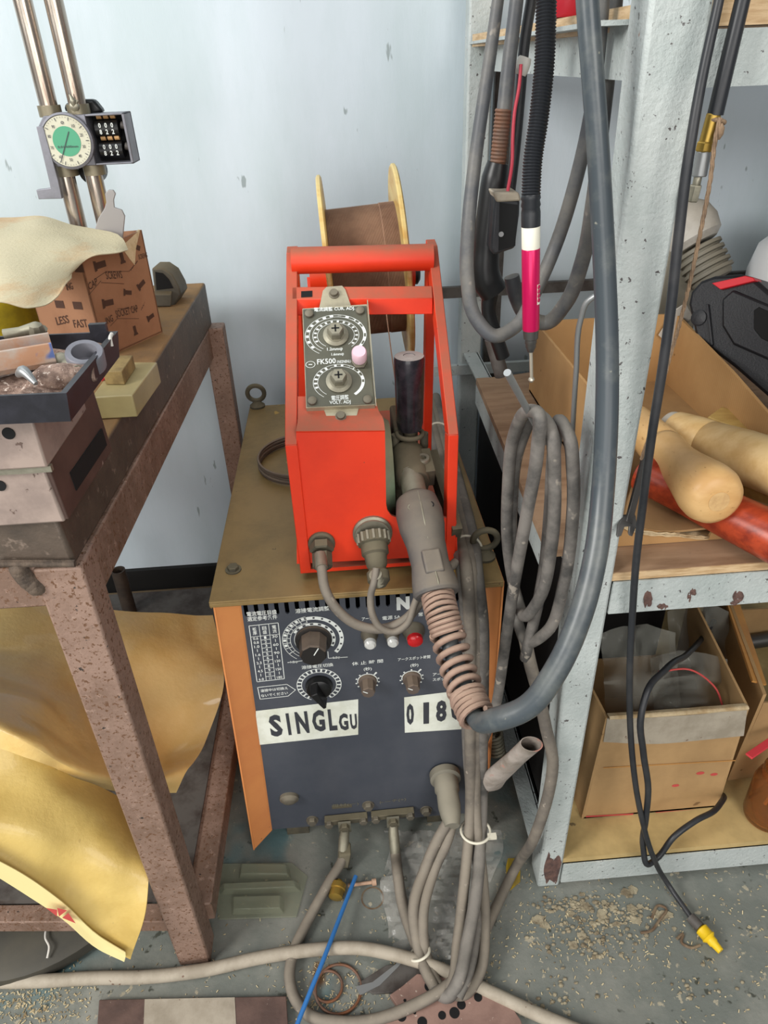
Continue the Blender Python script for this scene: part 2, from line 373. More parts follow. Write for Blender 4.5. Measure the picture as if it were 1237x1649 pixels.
# ================================================================== WELDING MACHINE
ZT = .586
wm = thing('welding_machine', 'welding power source with a khaki top, orange sides and charcoal control panel', 'welding machine', (0, 1.09, 0))
tc_ = MB()
P = [PY(335, 967, .765), PY(812, 938, .765)]
x0, x1 = P[0].x, P[1].x
tc_.box(x0, x1, .765, 1.42, ZT-.003, ZT); tc_.box(x0, x1, .765, .768, ZT-.010, ZT-.003)
tc_.box(x0, x0+.003, .768, 1.42, ZT-.014, ZT-.003); tc_.box(x1-.003, x1, .768, 1.42, ZT-.014, ZT-.003)
tc_.build('top_cover', 'khaki_top', wm, bevel=.0015)
YP = .79
pl_t, pl_b = PY(385, 967, YP), PY(436, 1336, YP); pr_t, pr_b = PY(778, 944, YP), PY(768, 1308, YP)
zpt, zpb = ZT-.004, pl_b.z
# side panels: outer plate plus the return that turns in towards the front panel
for sgn, tf, bf, ti, bi in ((1, PY(345, 985, .769), PY(408, 1369, .769), pl_t, pl_b), (-1, PY(811, 955, .769), PY(781, 1342, .769), pr_t, pr_b)):
    s_ = MB(); w = .0025*sgn
    tf = V((tf.x, tf.y, ZT-.004)); ti = V((ti.x, YP-.002, ZT-.004)); bi = V((bi.x, YP-.002, bi.z-.002))
    s_.hexa([bf, bf+V((w, .002, 0)), bi+V((w, .002, 0)), bi], [tf, tf+V((w, .002, 0)), ti+V((w, .002, 0)), ti])
    s_.hexa([bf, bf+V((w, 0, 0)), V((bf.x+w, 1.415, .03)), V((bf.x, 1.415, .03))], [tf, tf+V((w, 0, 0)), V((tf.x+w, 1.415, tf.z)), V((tf.x, 1.415, tf.z))])
    s_.build('side_panel', 'orange_enamel', wm, smooth=False)
MB().box(x0+.006, x1-.006, 1.405, 1.412, .03, ZT-.006).build('back_panel', 'charcoal_panel', wm)
# front panel with a row of vent slots along the top
fp = MB(); zs0, zs1 = ZT-.051, ZT-.008
fp.hexa([pl_b, pr_b, pr_b+V((0, .003, 0)), pl_b+V((0, .003, 0))], [V((pl_t.x, YP, zs0)), V((pr_t.x, YP, zs0)), V((pr_t.x, YP+.003, zs0)), V((pl_t.x, YP+.003, zs0))])
fp.box(pl_t.x, pr_t.x, YP, YP+.003, zs1, zpt)
ns = 24; pw = (pr_t.x-pl_t.x)/ns
for i in range(ns+1):
    xc = pl_t.x+i*pw; fp.box(max(xc-pw*.29, pl_t.x), min(xc+pw*.29, pr_t.x), YP, YP+.003, zs0, zs1)
    if i < ns:      # rounded slot ends
        xa, xb = xc+pw*.29, xc+pw*.71; q = (xb-xa)/2
        for a, b in ((xa, 1), (xb, -1)): fp.prism([(a, YP, zs0), (a+b*q*.8, YP, zs0), (a, YP, zs0+q*.8)], (0, .003, 0))
front = fp.build('front_panel', 'charcoal_panel', wm, smooth=False)
inner = MB(); inner.box(x0+.03, x1-.03, YP+.05, YP+.06, zpb, ZT-.008); inner.build('inner_baffle', 'void', wm)
def pp(x, y, o=.0005): return PY(x, y, YP-o)
FN = V((0, -1, 0)); UP = (0, 0, 1)
# white name strip, worn away in the middle
for q in (((412, 1145), (577, 1126), (577, 1183), (413, 1200)), ((651, 1123), (748, 1111), (748, 1174), (652, 1180))):
    MB().quad(*[pp(*k, .0006) for k in q]).build('name_strip', 'strip_white', front)
nl = MB(); nl2 = MB()
for m_, ch, xa_, xb_, y_, h_ in ((nl, 'S', 437, 457, 1187, .051), (nl, 'I', 465, 470, 1184, .051), (nl, 'N', 479, 499, 1182, .051), (nl, 'G', 505, 525, 1179, .050), (nl, 'L', 531, 544, 1177, .050), (nl, 'G', 547, 562, 1177, .040), (nl, 'U', 565, 576, 1175, .036),
                            (nl2, '0', 655, 667, 1168, .050), (nl2, '1', 682, 691, 1166, .050), (nl2, '8', 702, 719, 1163, .050), (nl2, '0', 726, 743, 1160, .050)):
    m_.text(ch, pp(xa_, y_, .001), pp(xb_, y_-(xb_-xa_)*.09, .001), UP, h_, .045)
nl.build('name_lettering', 'dark_print', front, smooth=False); nl2.build('name_lettering', 'dark_print', front, smooth=False)
pr = MB(); L_ = lambda a, b, w=.0011: pr.line(pp(*a), pp(*b), w, FN)
T_ = lambda s, a, b, h: pr.text(s, pp(*a), pp(*b), UP, h*1.15)
def T1(s, a, b, h, bold=.012): MB().text(s, pp(*a), pp(*b), UP, h*1.15, bold).build('panel_lettering', 'white_print', front, smooth=False)
T1('電流電圧目盛', (398, 993), (446, 989), .0075); T1('選定参考条件', (399, 1001), (447, 997), .0075)
T1('溶接電流調整', (476, 988), (531, 983), .0075); T1('N', (639, 983), (660, 981), .021, .07)
T1('アーク', (583, 1000), (600, 998), .006); T1('電源 5A', (616, 999), (645, 996), .0065); T1('常', (674, 993), (681, 992), .0065)
T1('溶接電圧切換', (486, 1078), (537, 1073), .0065); T1('ワイヤ径', (498, 1066), (521, 1064), .006)
T1('1.2φ', (468, 1069), (480, 1068), .005); T1('0.8φ', (536, 1062), (548, 1061), .005)
T1('休 止 時 間', (567, 1072), (617, 1067), .0065); T1('(秒)', (586, 1081), (599, 1080), .007)
T1('アークスポット時間', (641, 1065), (693, 1060), .006); T1('(秒)', (661, 1075), (674, 1074), .007)
T1('アーク', (697, 1089), (718, 1087), .006); T1('スポット', (697, 1097), (722, 1095), .006)
# settings table
c4 = [(401, 1008), (448, 1003), (458, 1093), (414, 1098)]
for i in range(4): L_(c4[i], c4[(i+1) % 4])
def tb(u, v):
    a = [c4[0][k]*(1-u)+c4[1][k]*u for k in (0, 1)]; b = [c4[3][k]*(1-u)+c4[2][k]*u for k in (0, 1)]
    return (a[0]*(1-v)+b[0]*v, a[1]*(1-v)+b[1]*v)
L_(tb(.34, 0), tb(.34, 1), .0008); L_(tb(.67, 0), tb(.67, 1), .0008); L_(tb(0, .2), tb(1, .2), .0008)
for t, u in (('板', .1), ('目', .44), ('電', .78)):
    T_(t, tb(u, .1), tb(u+.14, .1), .006)
for t, u in (('厚', .1), ('盛', .44), ('流', .78)): T_(t, tb(u, .17), tb(u+.14, .17), .006)
for i in range(11):
    v = .2+.8*(i+.8)/11; T_(str(i+1), tb(.46, v), tb(.54, v), .0045)
    if i < 10: L_(tb(.34, .2+.8*(i+1)/11), tb(.67, .2+.8*(i+1)/11), .0009)
for i, t in enumerate(('0.6', '0.8', '1.0', '', '1.6', '', '2.3', '', '4.5', '', '6.0')):
    v = .2+.8*(i+.8)/11
    T_(t, tb(.08, v), tb(.26, v), .0045) if t else L_(tb(.17, v-.05), tb(.17, v), .0009)
for i, t in enumerate(('30', '', '60', '', '90', '', '120', '', '150', '', '180')):
    v = .2+.8*(i+.8)/11
    T_(t, tb(.74, v), tb(.93, v), .0045) if t else L_(tb(.84, v-.05), tb(.84, v), .0009)
pr.build('settings_table', 'white_print', front, smooth=False); pr = MB()
# arrow note
ar = [(415, 1107), (462, 1102), (476, 1111), (464, 1121), (419, 1126)]
for i in range(5): L_(ar[i], ar[(i+1) % 5])
T_('溶接中は切換え', (420, 1115), (464, 1110), .0055); T_('ないでください', (421, 1123), (464, 1118), .0055)
pr.build('arrow_note', 'white_print', front, smooth=False); pr = MB()
def dialc(x, y): return pp(x, y)
EX, EZ = V((1, 0, 0)), V((0, 0, 1))
ds = MB()
c = dialc(505, 1030)
ds.arcband(c, EX, EZ, .0385, .0445, -42, 102); ds.arcband(c, EX, EZ, .0275, .0325, -30, 150)
for r in (.0455, .039, .034, .028):
    ds.arcband(c, EX, EZ, r-.0004, r+.0004, 100, 232)
for a in range(100, 220, 14): ds.arcband(c, EX, EZ, .034, .0455, a, a+1.6, 2)
for a in range(104, 200, 14): ds.arcband(c, EX, EZ, .040, .0445, a, a+6, 3)
L_((488, 1055), (487, 1064)); L_((487, 1064), (463, 1067)); L_((528, 1049), (529, 1060)); L_((529, 1060), (560, 1058))
ds.build('dial_scale', 'white_print', front, smooth=False); ds = MB(); pr.build('dial_leader_lines', 'white_print', front, smooth=False)
c = dialc(514, 1103)
ds.arcband(c, EX, EZ, .0335, .0345, -60, 245, 50); ds.arcband(c, EX, EZ, .0265, .0275, -60, 245, 50)
for a in range(-60, 245, 14): ds.arcband(c, EX, EZ, .0275, .0335, a-3, a+2, 3)
ds.build('dial_scale', 'white_print', front, smooth=False)
for cx, cy in ((592, 1097), (663, 1092)):
    ds = MB(); c = dialc(cx, cy); ds.arcband(c, EX, EZ, .0145, .016, -10, 190)
    for a in (-35, -10, 15, 50, 90, 130, 160, 190, 215): ds.arcband(c, EX, EZ, .0165, .019 if a % 50 else .023, a-4, a+4, 3)
    ds.build('dial_scale', 'white_print', front, smooth=False)
# plate over dial text cut-outs (dark figures inside the white arc)
dk = MB(); c = pp(505, 1030, .0009)
for a in range(-36, 100, 17): dk.arcband(c, EX, EZ, .040, .043, a, a+4, 3)
for a in range(-24, 150, 22): dk.arcband(c, EX, EZ, .0285, .0315, a, a+9, 3)
dk.build('dial_figures', 'dark_print', front, smooth=False)
def knob(x, y, r, h, n=8, mname='knob_dusty', ptr=None, skirt=1.25):
    c = PY(x, y, YP); k = MB().lathe(c, FN, [(r*skirt, 0), (r*skirt, .004), (r*1.05, .005)], 24)
    k.lathe(c+FN*.005, FN, [(r, 0), (r*.92, h*.92), (r*.84, h)], n)
    o = k.build('control_knob', mname, front, angle=25)
    if ptr:
        d = V((math.cos(math.radians(ptr)), 0, math.sin(math.radians(ptr)))); a = c+FN*(h+.0054)
        MB().line(a+d*r*.1, a+d*r*.8, .0016, FN).build('pointer_line', 'white_print', o, smooth=False)
    return o
knob(505, 1030, .0215, .03, 9, 'knob_dark', 60); knob(592, 1097, .0115, .02, 8, 'knob_dusty', 150); knob(663, 1092, .0115, .02, 8, 'knob_dusty', 150)
c = PY(514, 1103, YP); k = MB().lathe(c, FN, [(.021, 0), (.021, .004), (.019, .012), (.015, .015)], 28)
d = V((.42, 0, -.9)).normalized(); e = V((.9, 0, .42)).normalized()
q = [c+FN*.012-d*.018-e*.007, c+FN*.012+d*.021-e*.003, c+FN*.012+d*.021+e*.003, c+FN*.012-d*.018+e*.007]
k.hexa(q, [a+FN*.022-(a-c-FN*.012)*.12 for a in q]); k.build('selector_knob', 'black_plastic', front, bevel=.0015)
# lamp and fuse holders
for x, y, r, nm, cap in ((666, 1015, .0125, 'indicator_lamp', 'red_lens'), (595, 1021, .0095, 'fuse_holder', 'clear_lens'), (631, 1018, .009, 'fuse_holder', 'clear_lens')):
    c = PY(x, y, YP); o = MB().lathe(c, FN, [(r*1.35, 0), (r*1.35, .004), (r*1.1, .008), (r, .018)], 22).build(nm, 'grey_dust_metal', front)
    MB().lathe(c+FN*.018, FN, [(r*.95, -.001), (r*.9, .006), (r*.6, .009), (0, .0095)], 20).build('lens', cap, o)
# grey cap, terminal bars, bolts
c = PY(466, 1283, YP); MB().lathe(c, FN, [(.0165, 0), (.0165, .006), (.011, .011), (.006, .012)], 24, .75).build('blanking_cap', 'grey_dust_metal', front)
for a, b in (((523, 1322), (592, 1315)), ((598, 1314), (667, 1307))):
    p, q = PY(*a, YP-.008), PY(*b, YP-.008); o = MB().bar(p, q, .013, .012).build('terminal_bar', 'cast_dusty', front, bevel=.001)
    for t in (.1, .9): MB().hexnut(p.lerp(q, t)+V((0, -.006, 0)), FN, .0075, .007).build('bolt', 'grey_dust_metal', o)
for x, y in ((503, 1320), (686, 1304), (593, 1296)): MB().hexnut(PY(x, y, YP), FN, .0085, .009).lathe(PY(x, y, YP), FN, [(.011, 0), (.011, .002)], 18).build('bolt', 'grey_dust_metal', front)
a, b = PY(535, 1303, YP-.0005), PY(567, 1300, YP-.0005)
for t_, a_, b_ in (('母材(ー)', (535, 1301), (578, 1297)), ('トーチ(+)', (612, 1296), (654, 1290))):
    tl = MB(); tl.text(t_, PY(*a_, YP-.0006), PY(*b_, YP-.0006), UP, .010); tl.build('terminal_lettering', 'zinc', front, smooth=False)
MB().hexa([a, b, b+V((0, .002, 0)), a+V((0, .002, 0))], [p+V((0, 0, .009)) for p in (a, b, b+V((0, .002, 0)), a+V((0, .002, 0)))]).build('terminal_tag', 'cast_dusty', front)
for x in (-.139, .12):
    for y in (.80, 1.34): MB().box(x-.02, x+.02, y, y+.045, 0, .034).build('foot', 'cast_dusty', wm)
MB().box(-.2, .2, .80, 1.40, .03, .04).build('base_tray', 'charcoal_panel', wm)
for x, y, s in ((415, 655, 0), (780, 897, 0)):
    c = PZ(x, y, ZT); e = MB().lathe(c, EZ, [(.016, 0), (.016, .004), (.010, .009), (.008, .013)], 20); e.ring(c+V((0, 0, .031)), (0, 1, .12), .0175, .0048)
    e.build('lifting_eye', 'cast_dusty', wm)
for x, y in ((376, 918), (760, 905)):
    c = PZ(x, y, ZT); MB().lathe(c, EZ, [(.0115, 0), (.0115, .002)], 20).hexnut(c, EZ, .0085, .008).build('cover_bolt', 'cast_dusty', wm)

# ================================================================== WIRE FEEDER
wf = thing('wire_feeder', 'red wire feeder with a slanted frame and two-dial control plate standing on the machine', 'wire feeder', (.035, 1.0, ZT+.012))
ZF = ZT+.012
YB, YT = .80, 1.015
B0 = V((0, .797, .80)); SD = V((0, YT-.797, .982-.80)); SN = V((0, -SD.z, SD.y)).normalized()
def sp(x, y, o=0): return PP(x, y, B0+SN*o, SN)
xl, xr = PY(482, 905, YB).x, PY(733, 900, YB).x
xlt, xrt = sp(461, 402).x, sp(705, 397).x
for nm_, xb, xt, wd in (('side_frame', xl, xlt, .015), ('side_frame', xr-.013, xrt-.013, .013)):
    # closed flat-bar frame following the profile: up the front, back along the slope, down the rear
    prof = [(YB, ZF), (.797, .80), (YT, .982), (YT+.028, .985), (YT+.034, .965)]
    f_ = MB(); dep = .03
    def q(yy, zz): t = max(0, min(1, (zz-.80)/.18)); return V((xb*(1-t)+xt*t, yy, zz))
    outer = [q(*p) for p in prof]; ins = [q(YB+dep, ZF), q(.797+dep, .79), q(YT+.012, .952), q(YT+.028, .955), q(YT+.03, .955)]
    for i in range(4): f_.hexa([outer[i], outer[i]+V((wd, 0, 0)), ins[i]+V((wd, 0, 0)), ins[i]], [outer[i+1], outer[i+1]+V((wd, 0, 0)), ins[i+1]+V((wd, 0, 0)), ins[i+1]])
    f_.hexa([q(YT+.05, ZF), q(YT+.05, ZF)+V((wd, 0, 0)), q(YT+.08, ZF)+V((wd, 0, 0)), q(YT+.08, ZF)], [q(YT+.008, .955), q(YT+.008, .955)+V((wd, 0, 0)), q(YT+.036, .965)+V((wd, 0, 0)), q(YT+.036, .965)])
    f_.build(nm_, 'red_paint', wf, bevel=.0015)
bp_ = MB().box(xl, xr, YB, YT+.3, ZF, ZF+.006); bp_.build('base_plate', 'red_paint', wf)
fr = MB(); yq = YB+.002
fr.prism(py(yq, (478, 908), (737, 894), (735, 834), (640, 834), (630, 830), (624, 822), (622, 812), (620, 695), (477, 697)), (0, .004, 0))
e1 = sp(612, 668); e0 = sp(480, 668); t1, t0 = PY(620, 695, yq), PY(477, 697, yq); z_ = sp(607, 655); z0_ = sp(482, 655)
fr.patch([[t0, t0.lerp(t1, .5), t1], [sp(480, 676, .002), sp(548, 675, .002), sp(616, 674, .002)], [e0, e0.lerp(e1, .5), e1], [sp(480, 640), sp(545, 640), sp(604, 640)]], 6, .003)
panel = fr.build('front_plate', 'red_paint', wf)
hb = MB().cyl(sp(470, 420), sp(697, 414), .0175, 24); hb.build('carry_bar', 'red_paint', wf)
cb = MB(); a, b = sp(470, 462), sp(696, 460); a2, b2 = sp(470, 482), sp(697, 480); h = V((0, 0, -.022))
cb.hexa([a2+h, b2+h, b+h+V((0, 0, .0)), a+h], [a2, b2, b, a]); cbo = cb.build('cross_bar', 'red_paint', wf, bevel=.001)
MB().quad(sp(485, 469, .0006), sp(503, 468, .0006), sp(503, 478, .0006), sp(485, 479, .0006)).build('square_hole', 'void', cbo)
# control box on the slope
cbx = MB(); K = .012
tongue = [sp(514, 497, .002), sp(520, 468, .002), sp(526, 462, .002), sp(551, 460, .002), sp(556, 466, .002), sp(567, 497, .002)]
tongue2 = [sp(520, 655, .004), sp(578, 655, .004), sp(575, 668, .004), sp(566, 681, .004), sp(561, 683, .004), sp(535, 683, .004), sp(530, 681, .004)]
brk = MB().prism(tongue, -SN*.002).build('mounting_bracket', 'pale_zinc_plate', wf); brk2 = MB().prism(tongue2, -SN*.002).build('mounting_bracket', 'pale_zinc_plate', wf)
pc = [sp(487, 497, K), sp(591, 490, K), sp(604, 652, K), sp(493, 657, K)]
bx = MB().hexa([p-SN*.03 for p in pc], pc); pcx = bx.build('control_box', 'pale_zinc_plate', wf)
pc2 = [sp(488, 498, K+.0016), sp(590, 492, K+.0016), sp(603, 650, K+.0016), sp(494, 655, K+.0016)]
fpl = MB().hexa([p-SN*.0015 for p in pc2], pc2).build('face_plate', 'control_plate', pcx, bevel=.0008)
fl = MB(); KK = K+.03
for pa, pb in (((591, 486), (605, 654)),): fl.hexa([sp(*pa, K-.02), sp(*pb, K-.02), sp(pb[0]+1.5, pb[1], K-.02), sp(pa[0]+1.5, pa[1], K-.02)], [sp(pa[0], pa[1]-3, K+.005), sp(pb[0], pb[1], K+.005), sp(pb[0]+1.5, pb[1], K+.005), sp(pa[0]+1.5, pa[1]-3, K+.005)])
fl.build('side_flange', 'pale_zinc_plate', pcx)
q_ = lambda x, y: sp(x, y, K+.0022)
SU = SD.normalized(); fpz = MB()
fpz.text('電流調整 CUR. ADJ.', q_(506, 503), q_(572, 500), SU, .0072); fpz.text('FK500', q_(511, 587), q_(541, 585), SU, .0075); fpz.text('1N02N0NU', q_(543, 585), q_(565, 584), SU, .0042)
fpz.text('1.2mmφ', q_(527, 566), q_(552, 565), SU, .0055); fpz.text('1.6mmφ', q_(534, 574), q_(554, 573), SU, .005)
fpz.text('電圧調整', q_(534, 645), q_(562, 643), SU, .0068); fpz.text('VOLT. ADJ', q_(531, 652.5), q_(565, 651), SU, .006)
sw = SD.normalized()*.77
fpz.arcband(q_(541, 540), EX, sw, .0355, .0395, -45, 30); fpz.arcband(q_(541, 540), EX, sw, .0392, .0398, 95, 235); fpz.arcband(q_(541, 540), EX, sw, .034, .0346, 95, 235)
fpz.arcband(q_(541, 540), EX, sw, .0295, .0301, -50, 235); fpz.arcband(q_(541, 540), EX, sw, .0235, .0241, -50, 235)
for a in range(108, 215, 17): fpz.arcband(q_(541, 540), EX, sw, .035, .0385, a, a+7, 3)
for a in range(-40, 215, 17): fpz.arcband(q_(541, 540), EX, sw, .025, .0285, a, a+6, 3)
fpz.arcband(q_(546, 615), EX, sw, .0285, .0325, -52, 20); fpz.arcband(q_(546, 615), EX, sw, .0321, .0327, 110, 232); fpz.arcband(q_(546, 615), EX, sw, .0265, .0271, 110, 232)
for a in range(118, 200, 15): fpz.arcband(q_(546, 615), EX, sw, .0275, .0315, a, a+6, 3)
fpz.arcband(q_(546, 615), EX, sw, .0321, .0327, 20, 110); fpz.arcband(q_(546, 615), EX, sw, .0282, .0288, 20, 110); fpz.arcband(q_(541, 540), EX, sw, .0392, .0398, 30, 95); fpz.arcband(q_(541, 540), EX, sw, .0352, .0358, 30, 95)
for a in range(34, 108, 16): fpz.arcband(q_(546, 615), EX, sw, .0285, .0325, a-5, a+1, 3); fpz.arcband(q_(541, 540), EX, sw, .0355, .0395, a-5, a+2, 3)
fpz.arcband(q_(500, 587), EX, sw, .0055, .0062, 0, 360); fpz.line(q_(497, 587), q_(503, 587), .001, SN)
fpz.build('plate_lettering', 'white_print', fpl, smooth=False)
fd = MB()
for a in (-30, -8, 22, 48, 74): fd.arcband(sp(541, 540, K+.0026), EX, sw, .0363, .0387, a, a+10, 3)
for a in (-5, 18, 40, 62, 84, 100): fd.arcband(sp(546, 615, K+.0026), EX, sw, .0292, .0318, a, a+9, 3)
fd.build('dial_figures', 'control_plate', fpl, smooth=False)
for x, y in ((541, 540), (546, 614)):
    c = q_(x, y); o = MB().lathe(c, SN, [(.0165, 0), (.0165, .002), (.012, .004), (.012, .0045)], 26).hexnut(c+SN*.004, SN, .0105, .013).build('dial_stem', 'zinc', fpl, angle=25)
    t = c+SN*.0173; MB().line(t-EX*.005, t+EX*.005, .002, SN).line(t-SU*.005, t+SU*.005, .002, SN).build('screw_cross', 'void', o)
for x, y in ((498, 506), (580, 501), (503, 646), (592, 644)):
    c = q_(x, y); MB().lathe(c, SN, [(.006, 0), (.0055, .003), (.003, .0045)], 16).build('plate_screw', 'grey_dust_metal', fpl)
for x, y, o in ((538, 474, .002), (549, 671, .004)):
    c = sp(x, y, o); MB().lathe(c, SN, [(.007, 0), (.007, .0012), (.0055, .002), (.005, .006)], 16).build('bracket_screw', 'grey_dust_metal', brk if y < 500 else brk2)
c = q_(579, 584); MB().hexnut(c, SN, .0105, .005).cyl(c+SN*.004, c+SN*.014, .006, 14).build('knob_nut', 'grey_dust_metal', fpl)
MB().lathe(c+SN*.010, SN, [(.009, 0), (.0095, .002), (.0095, .016), (.008, .0185)], 18).build('adjusting_knob', 'pink_knob', fpl)
# motor, roller housing, tension lever, torch socket
MB().lathe((xl+.03, .90, .70), EX, [(.07, 0), (.076, .004), (.076, .098), (.070, .108), (.03, .11)], 40).build('feed_motor', 'green_motor', wf)
hs = MB().hexa([(.06, .83, ZF+.02), (.105, .83, ZF+.02), (.105, 1.0, ZF+.02), (.06, 1.0, ZF+.02)], [(.062, .86, .70), (.1, .86, .70), (.1, .97, .735), (.062, .97, .735)])
hs.box(.066, .1, .90, .98, .71, .765); hs.cyl((.06, .88, .70), (.11, .88, .70), .026)
hs.box(.075, .118, .80, .98, ZF, .635)
hsg = hs.build('roller_housing', 'cast_dusty', wf, bevel=.004)
lb = PY(660, 690, .895); lt = PY(659, 572, .895)
lv = MB(); lv.lathe(lb, lt-lb, [(.0165, 0), (.0185, .01), (.0195, .05), (.0205, (lt-lb).length-.006), (.0195, (lt-lb).length-.001), (.008, (lt-lb).length), (.0075, (lt-lb).length-.0008)], 28)
lever = lv.build('tension_lever', 'grip_dark', wf)
fk = MB(); fk.ring(lb-V((0, 0, .008)), EZ, .018, .0035); fk.cyl(lb-V((0, 0, .05)), lb, .009); fk.cyl(lb+V((-.02, 0, -.03)), lb+V((-.02, 0, -.008)), .006); fk.cyl(lb+V((.02, 0, -.03)), lb+V((.02, 0, -.008)), .006); fk.build('lever_fork', 'cast_dusty', lever)
sa, sb = PY(655, 725, .895), PY(667, 778, .835)
sk = MB().lathe(sa, sb-sa, [(.020, 0), (.0235, .006), (.0235, (sb-sa).length*.85), (.021, (sb-sa).length)], 28)
sk.bar(sa.lerp(sb, .2)+EX*.022, sa.lerp(sb, .9)+EX*.022, .016, .03)
sko = sk.build('torch_socket', 'cast_dusty', wf, bevel=.001)
c = PY(681, 738, .86); MB().lathe(c+V((0, 0, -.012)), (0, -.25, 1), [(.0095, 0), (.0095, .014), (.0085, .016), (.0045, .016), (.0045, .010)], 20).build('clamp_screw', 'zinc', sko)
MB().bar(PY(695, 735, .93), PY(735, 862, .80), .014, .03).build('side_bar', 'cast_dusty', wf)
# hub that carries the spool
SC = V((0, 1.19, .905)); sxl, sxr = PY(520, 320, 1.19).x, PY(640, 320, 1.19).x
MB().cyl((sxl-.03, SC.y, SC.z), (sxr+.025, SC.y, SC.z), .024).build('spool_hub', 'red_paint', wf)
MB().bar((sxl-.02, SC.y, SC.z), (sxl-.02, 1.10, ZF), .012, .03, (1, 0, 0)).build('spool_stand', 'red_paint', wf)
MB().lathe((sxr+.018, SC.y, SC.z), EX, [(.02, 0), (.02, .012), (.014, .016)], 20).build('hub_nut', 'black_plastic', wf)
# spool
ws = thing('wire_spool', 'pale wooden spool of rust brown wire behind the feeder handle', 'wire spool', (0.05, SC.y, SC.z))
tilt = V((1, .0, .06)).normalized()
for x in (sxl, sxr): MB().lathe((x, SC.y, SC.z+(x-sxl)*.1), tilt, [(.024, 0), (.147, 0), (.150, .002), (.150, .006), (.147, .008), (.024, .008)], 56).build('flange', 'spool_wood', ws, angle=30)
wd = [(.09, 0)]
n = 90; wl = (sxr-sxl)-.006
for i in range(n): wd += [(.0985+.001*(i > 68), wl*(i+.15)/n), (.1+.001*(i > 68), wl*(i+.5)/n)]
wd += [(.09, wl)]
MB().lathe((sxl+.008, SC.y, SC.z+.001), tilt, wd, 48).build('wire_winding', 'rust_wire', ws, angle=60)
MB().tube([(.07, SC.y-.098, SC.z), (.075, 1.04, .83), (.083, .97, .735)], .0009, 8).build('wire_end', 'rust_wire', ws)
# loose coil of dark wire beside the feeder
lc = MB()
for i in range(9):
    e = random.uniform(-.004, .004); cz = ZT+.004+.0022*i
    c = PZ(478, 745, ZT); lc.ring(V((c.x+.016+e, c.y-.004+e, cz)), (random.uniform(-.02, .02), random.uniform(-.02, .02), 1), .083+e, .0019, 48)
tag(lc.build('wire_coil', 'knob_dusty'), 'loose coil of thin dark wire lying half behind the red feeder', 'wire coil')

# ================================================================== WORKBENCH (left)
ZS = .84
wb = thing('workbench', 'heavy rusty steel workbench with a thick slab top on the left', 'workbench', (-.5, 1.0, 0))
xe = lambda y: -.283+.026*(y-.58)      # right edge of the slab
nb, fb = PZ(127, 905, .783), PZ(346, 537, .765)
sl = MB(); ys0, ys1 = .592, 1.455
sl.hexa([(-1.1, ys0+.02, .785), (xe(ys0)+.004, ys0, .785), (xe(ys1), ys1, .755), (-1.1, ys1, .755)], [(-1.1, ys0+.02, ZS), (xe(ys0), ys0, ZS), (xe(ys1), ys1, ZS), (-1.1, ys1, ZS)])
sl.build('slab_top', 'slab_iron', wb, bevel=.004)
b = MB(); fx0, fx1 = PZ(292, 1560, 0), PZ(338, 1553, 0)
lw = .05
def leg(xa, xb, ya, yb, zt_): return MB().box(xa, xb, ya, yb, 0, zt_)
leg(-.321, -.272, .588, .632, .785).build('leg', 'bench_rust', wb, bevel=.003)
leg(-.275, -.235, 1.42, 1.462, .757).build('leg', 'bench_rust', wb, bevel=.003)
leg(-1.06, -1.01, .61, .655, .785).build('leg', 'bench_rust', wb, bevel=.003)
leg(-1.06, -1.01, 1.40, 1.44, .757).build('leg', 'bench_rust', wb, bevel=.003)
a, c = PX(190, 893, -.279), PX(352, 560, -.262)
MB().hexa([(-.322, .62, .725), (-.274, .62, .725), (-.262, 1.44, .695), (-.31, 1.44, .695)], [(-.322, .62, .784), (-.274, .62, .784), (-.262, 1.44, .754), (-.31, 1.44, .754)]).build('top_rail', 'bench_rust', wb, bevel=.002)
MB().hexa([(-1.05, .612, .725), (-.31, .592, .735), (-.31, .632, .735), (-1.05, .652, .725)], [(-1.05, .612, .785), (-.31, .592, .785), (-.31, .632, .785), (-1.05, .652, .785)]).build('top_rail', 'bench_rust', wb, bevel=.002)
MB().hexa([(-.312, .63, .05), (-.262, .63, .05), (-.25, 1.44, .05), (-.3, 1.44, .05)], [(-.312, .63, .095), (-.262, .63, .095), (-.25, 1.44, .095), (-.3, 1.44, .095)]).build('lower_rail', 'bench_rust', wb, bevel=.002)
a, c = PZ(0, 1470, .085), PZ(268, 1462, .085)
MB().hexa([(-1.05, .675, .06), (-.312, .61, .06), (-.312, .64, .06), (-1.05, .70, .06)], [(-1.05, .675, .088), (-.312, .61, .088), (-.312, .64, .088), (-1.05, .70, .088)]).build('lower_rail', 'bench_rust', wb, bevel=.002)
MB().hexa([(-1.05, .70, .088), (-.30, .64, .088), (-.29, 1.43, .088), (-1.05, 1.43, .088)], [(-1.05, .70, .1), (-.30, .64, .1), (-.29, 1.43, .1), (-1.05, 1.43, .1)]).build('lower_shelf', 'rack_dark', wb)
# weld bead at the leg joint
wv = MB()
for i in range(7):
    p = PY(22+i*5+random.uniform(-3, 3), 912+i*5, .585); wv.lathe(p+V((0, .004, -.006)), (random.uniform(-.3, .3), -1, .2), [(.002, -.003), (.010, 0), (.008, .004), (.003, .007)], 10)
wv.tube([PY(x, 905+(x % 7), .588) for x in range(2, 128, 7)], .004, 8); wv.build('weld_bead', 'weld', wb)
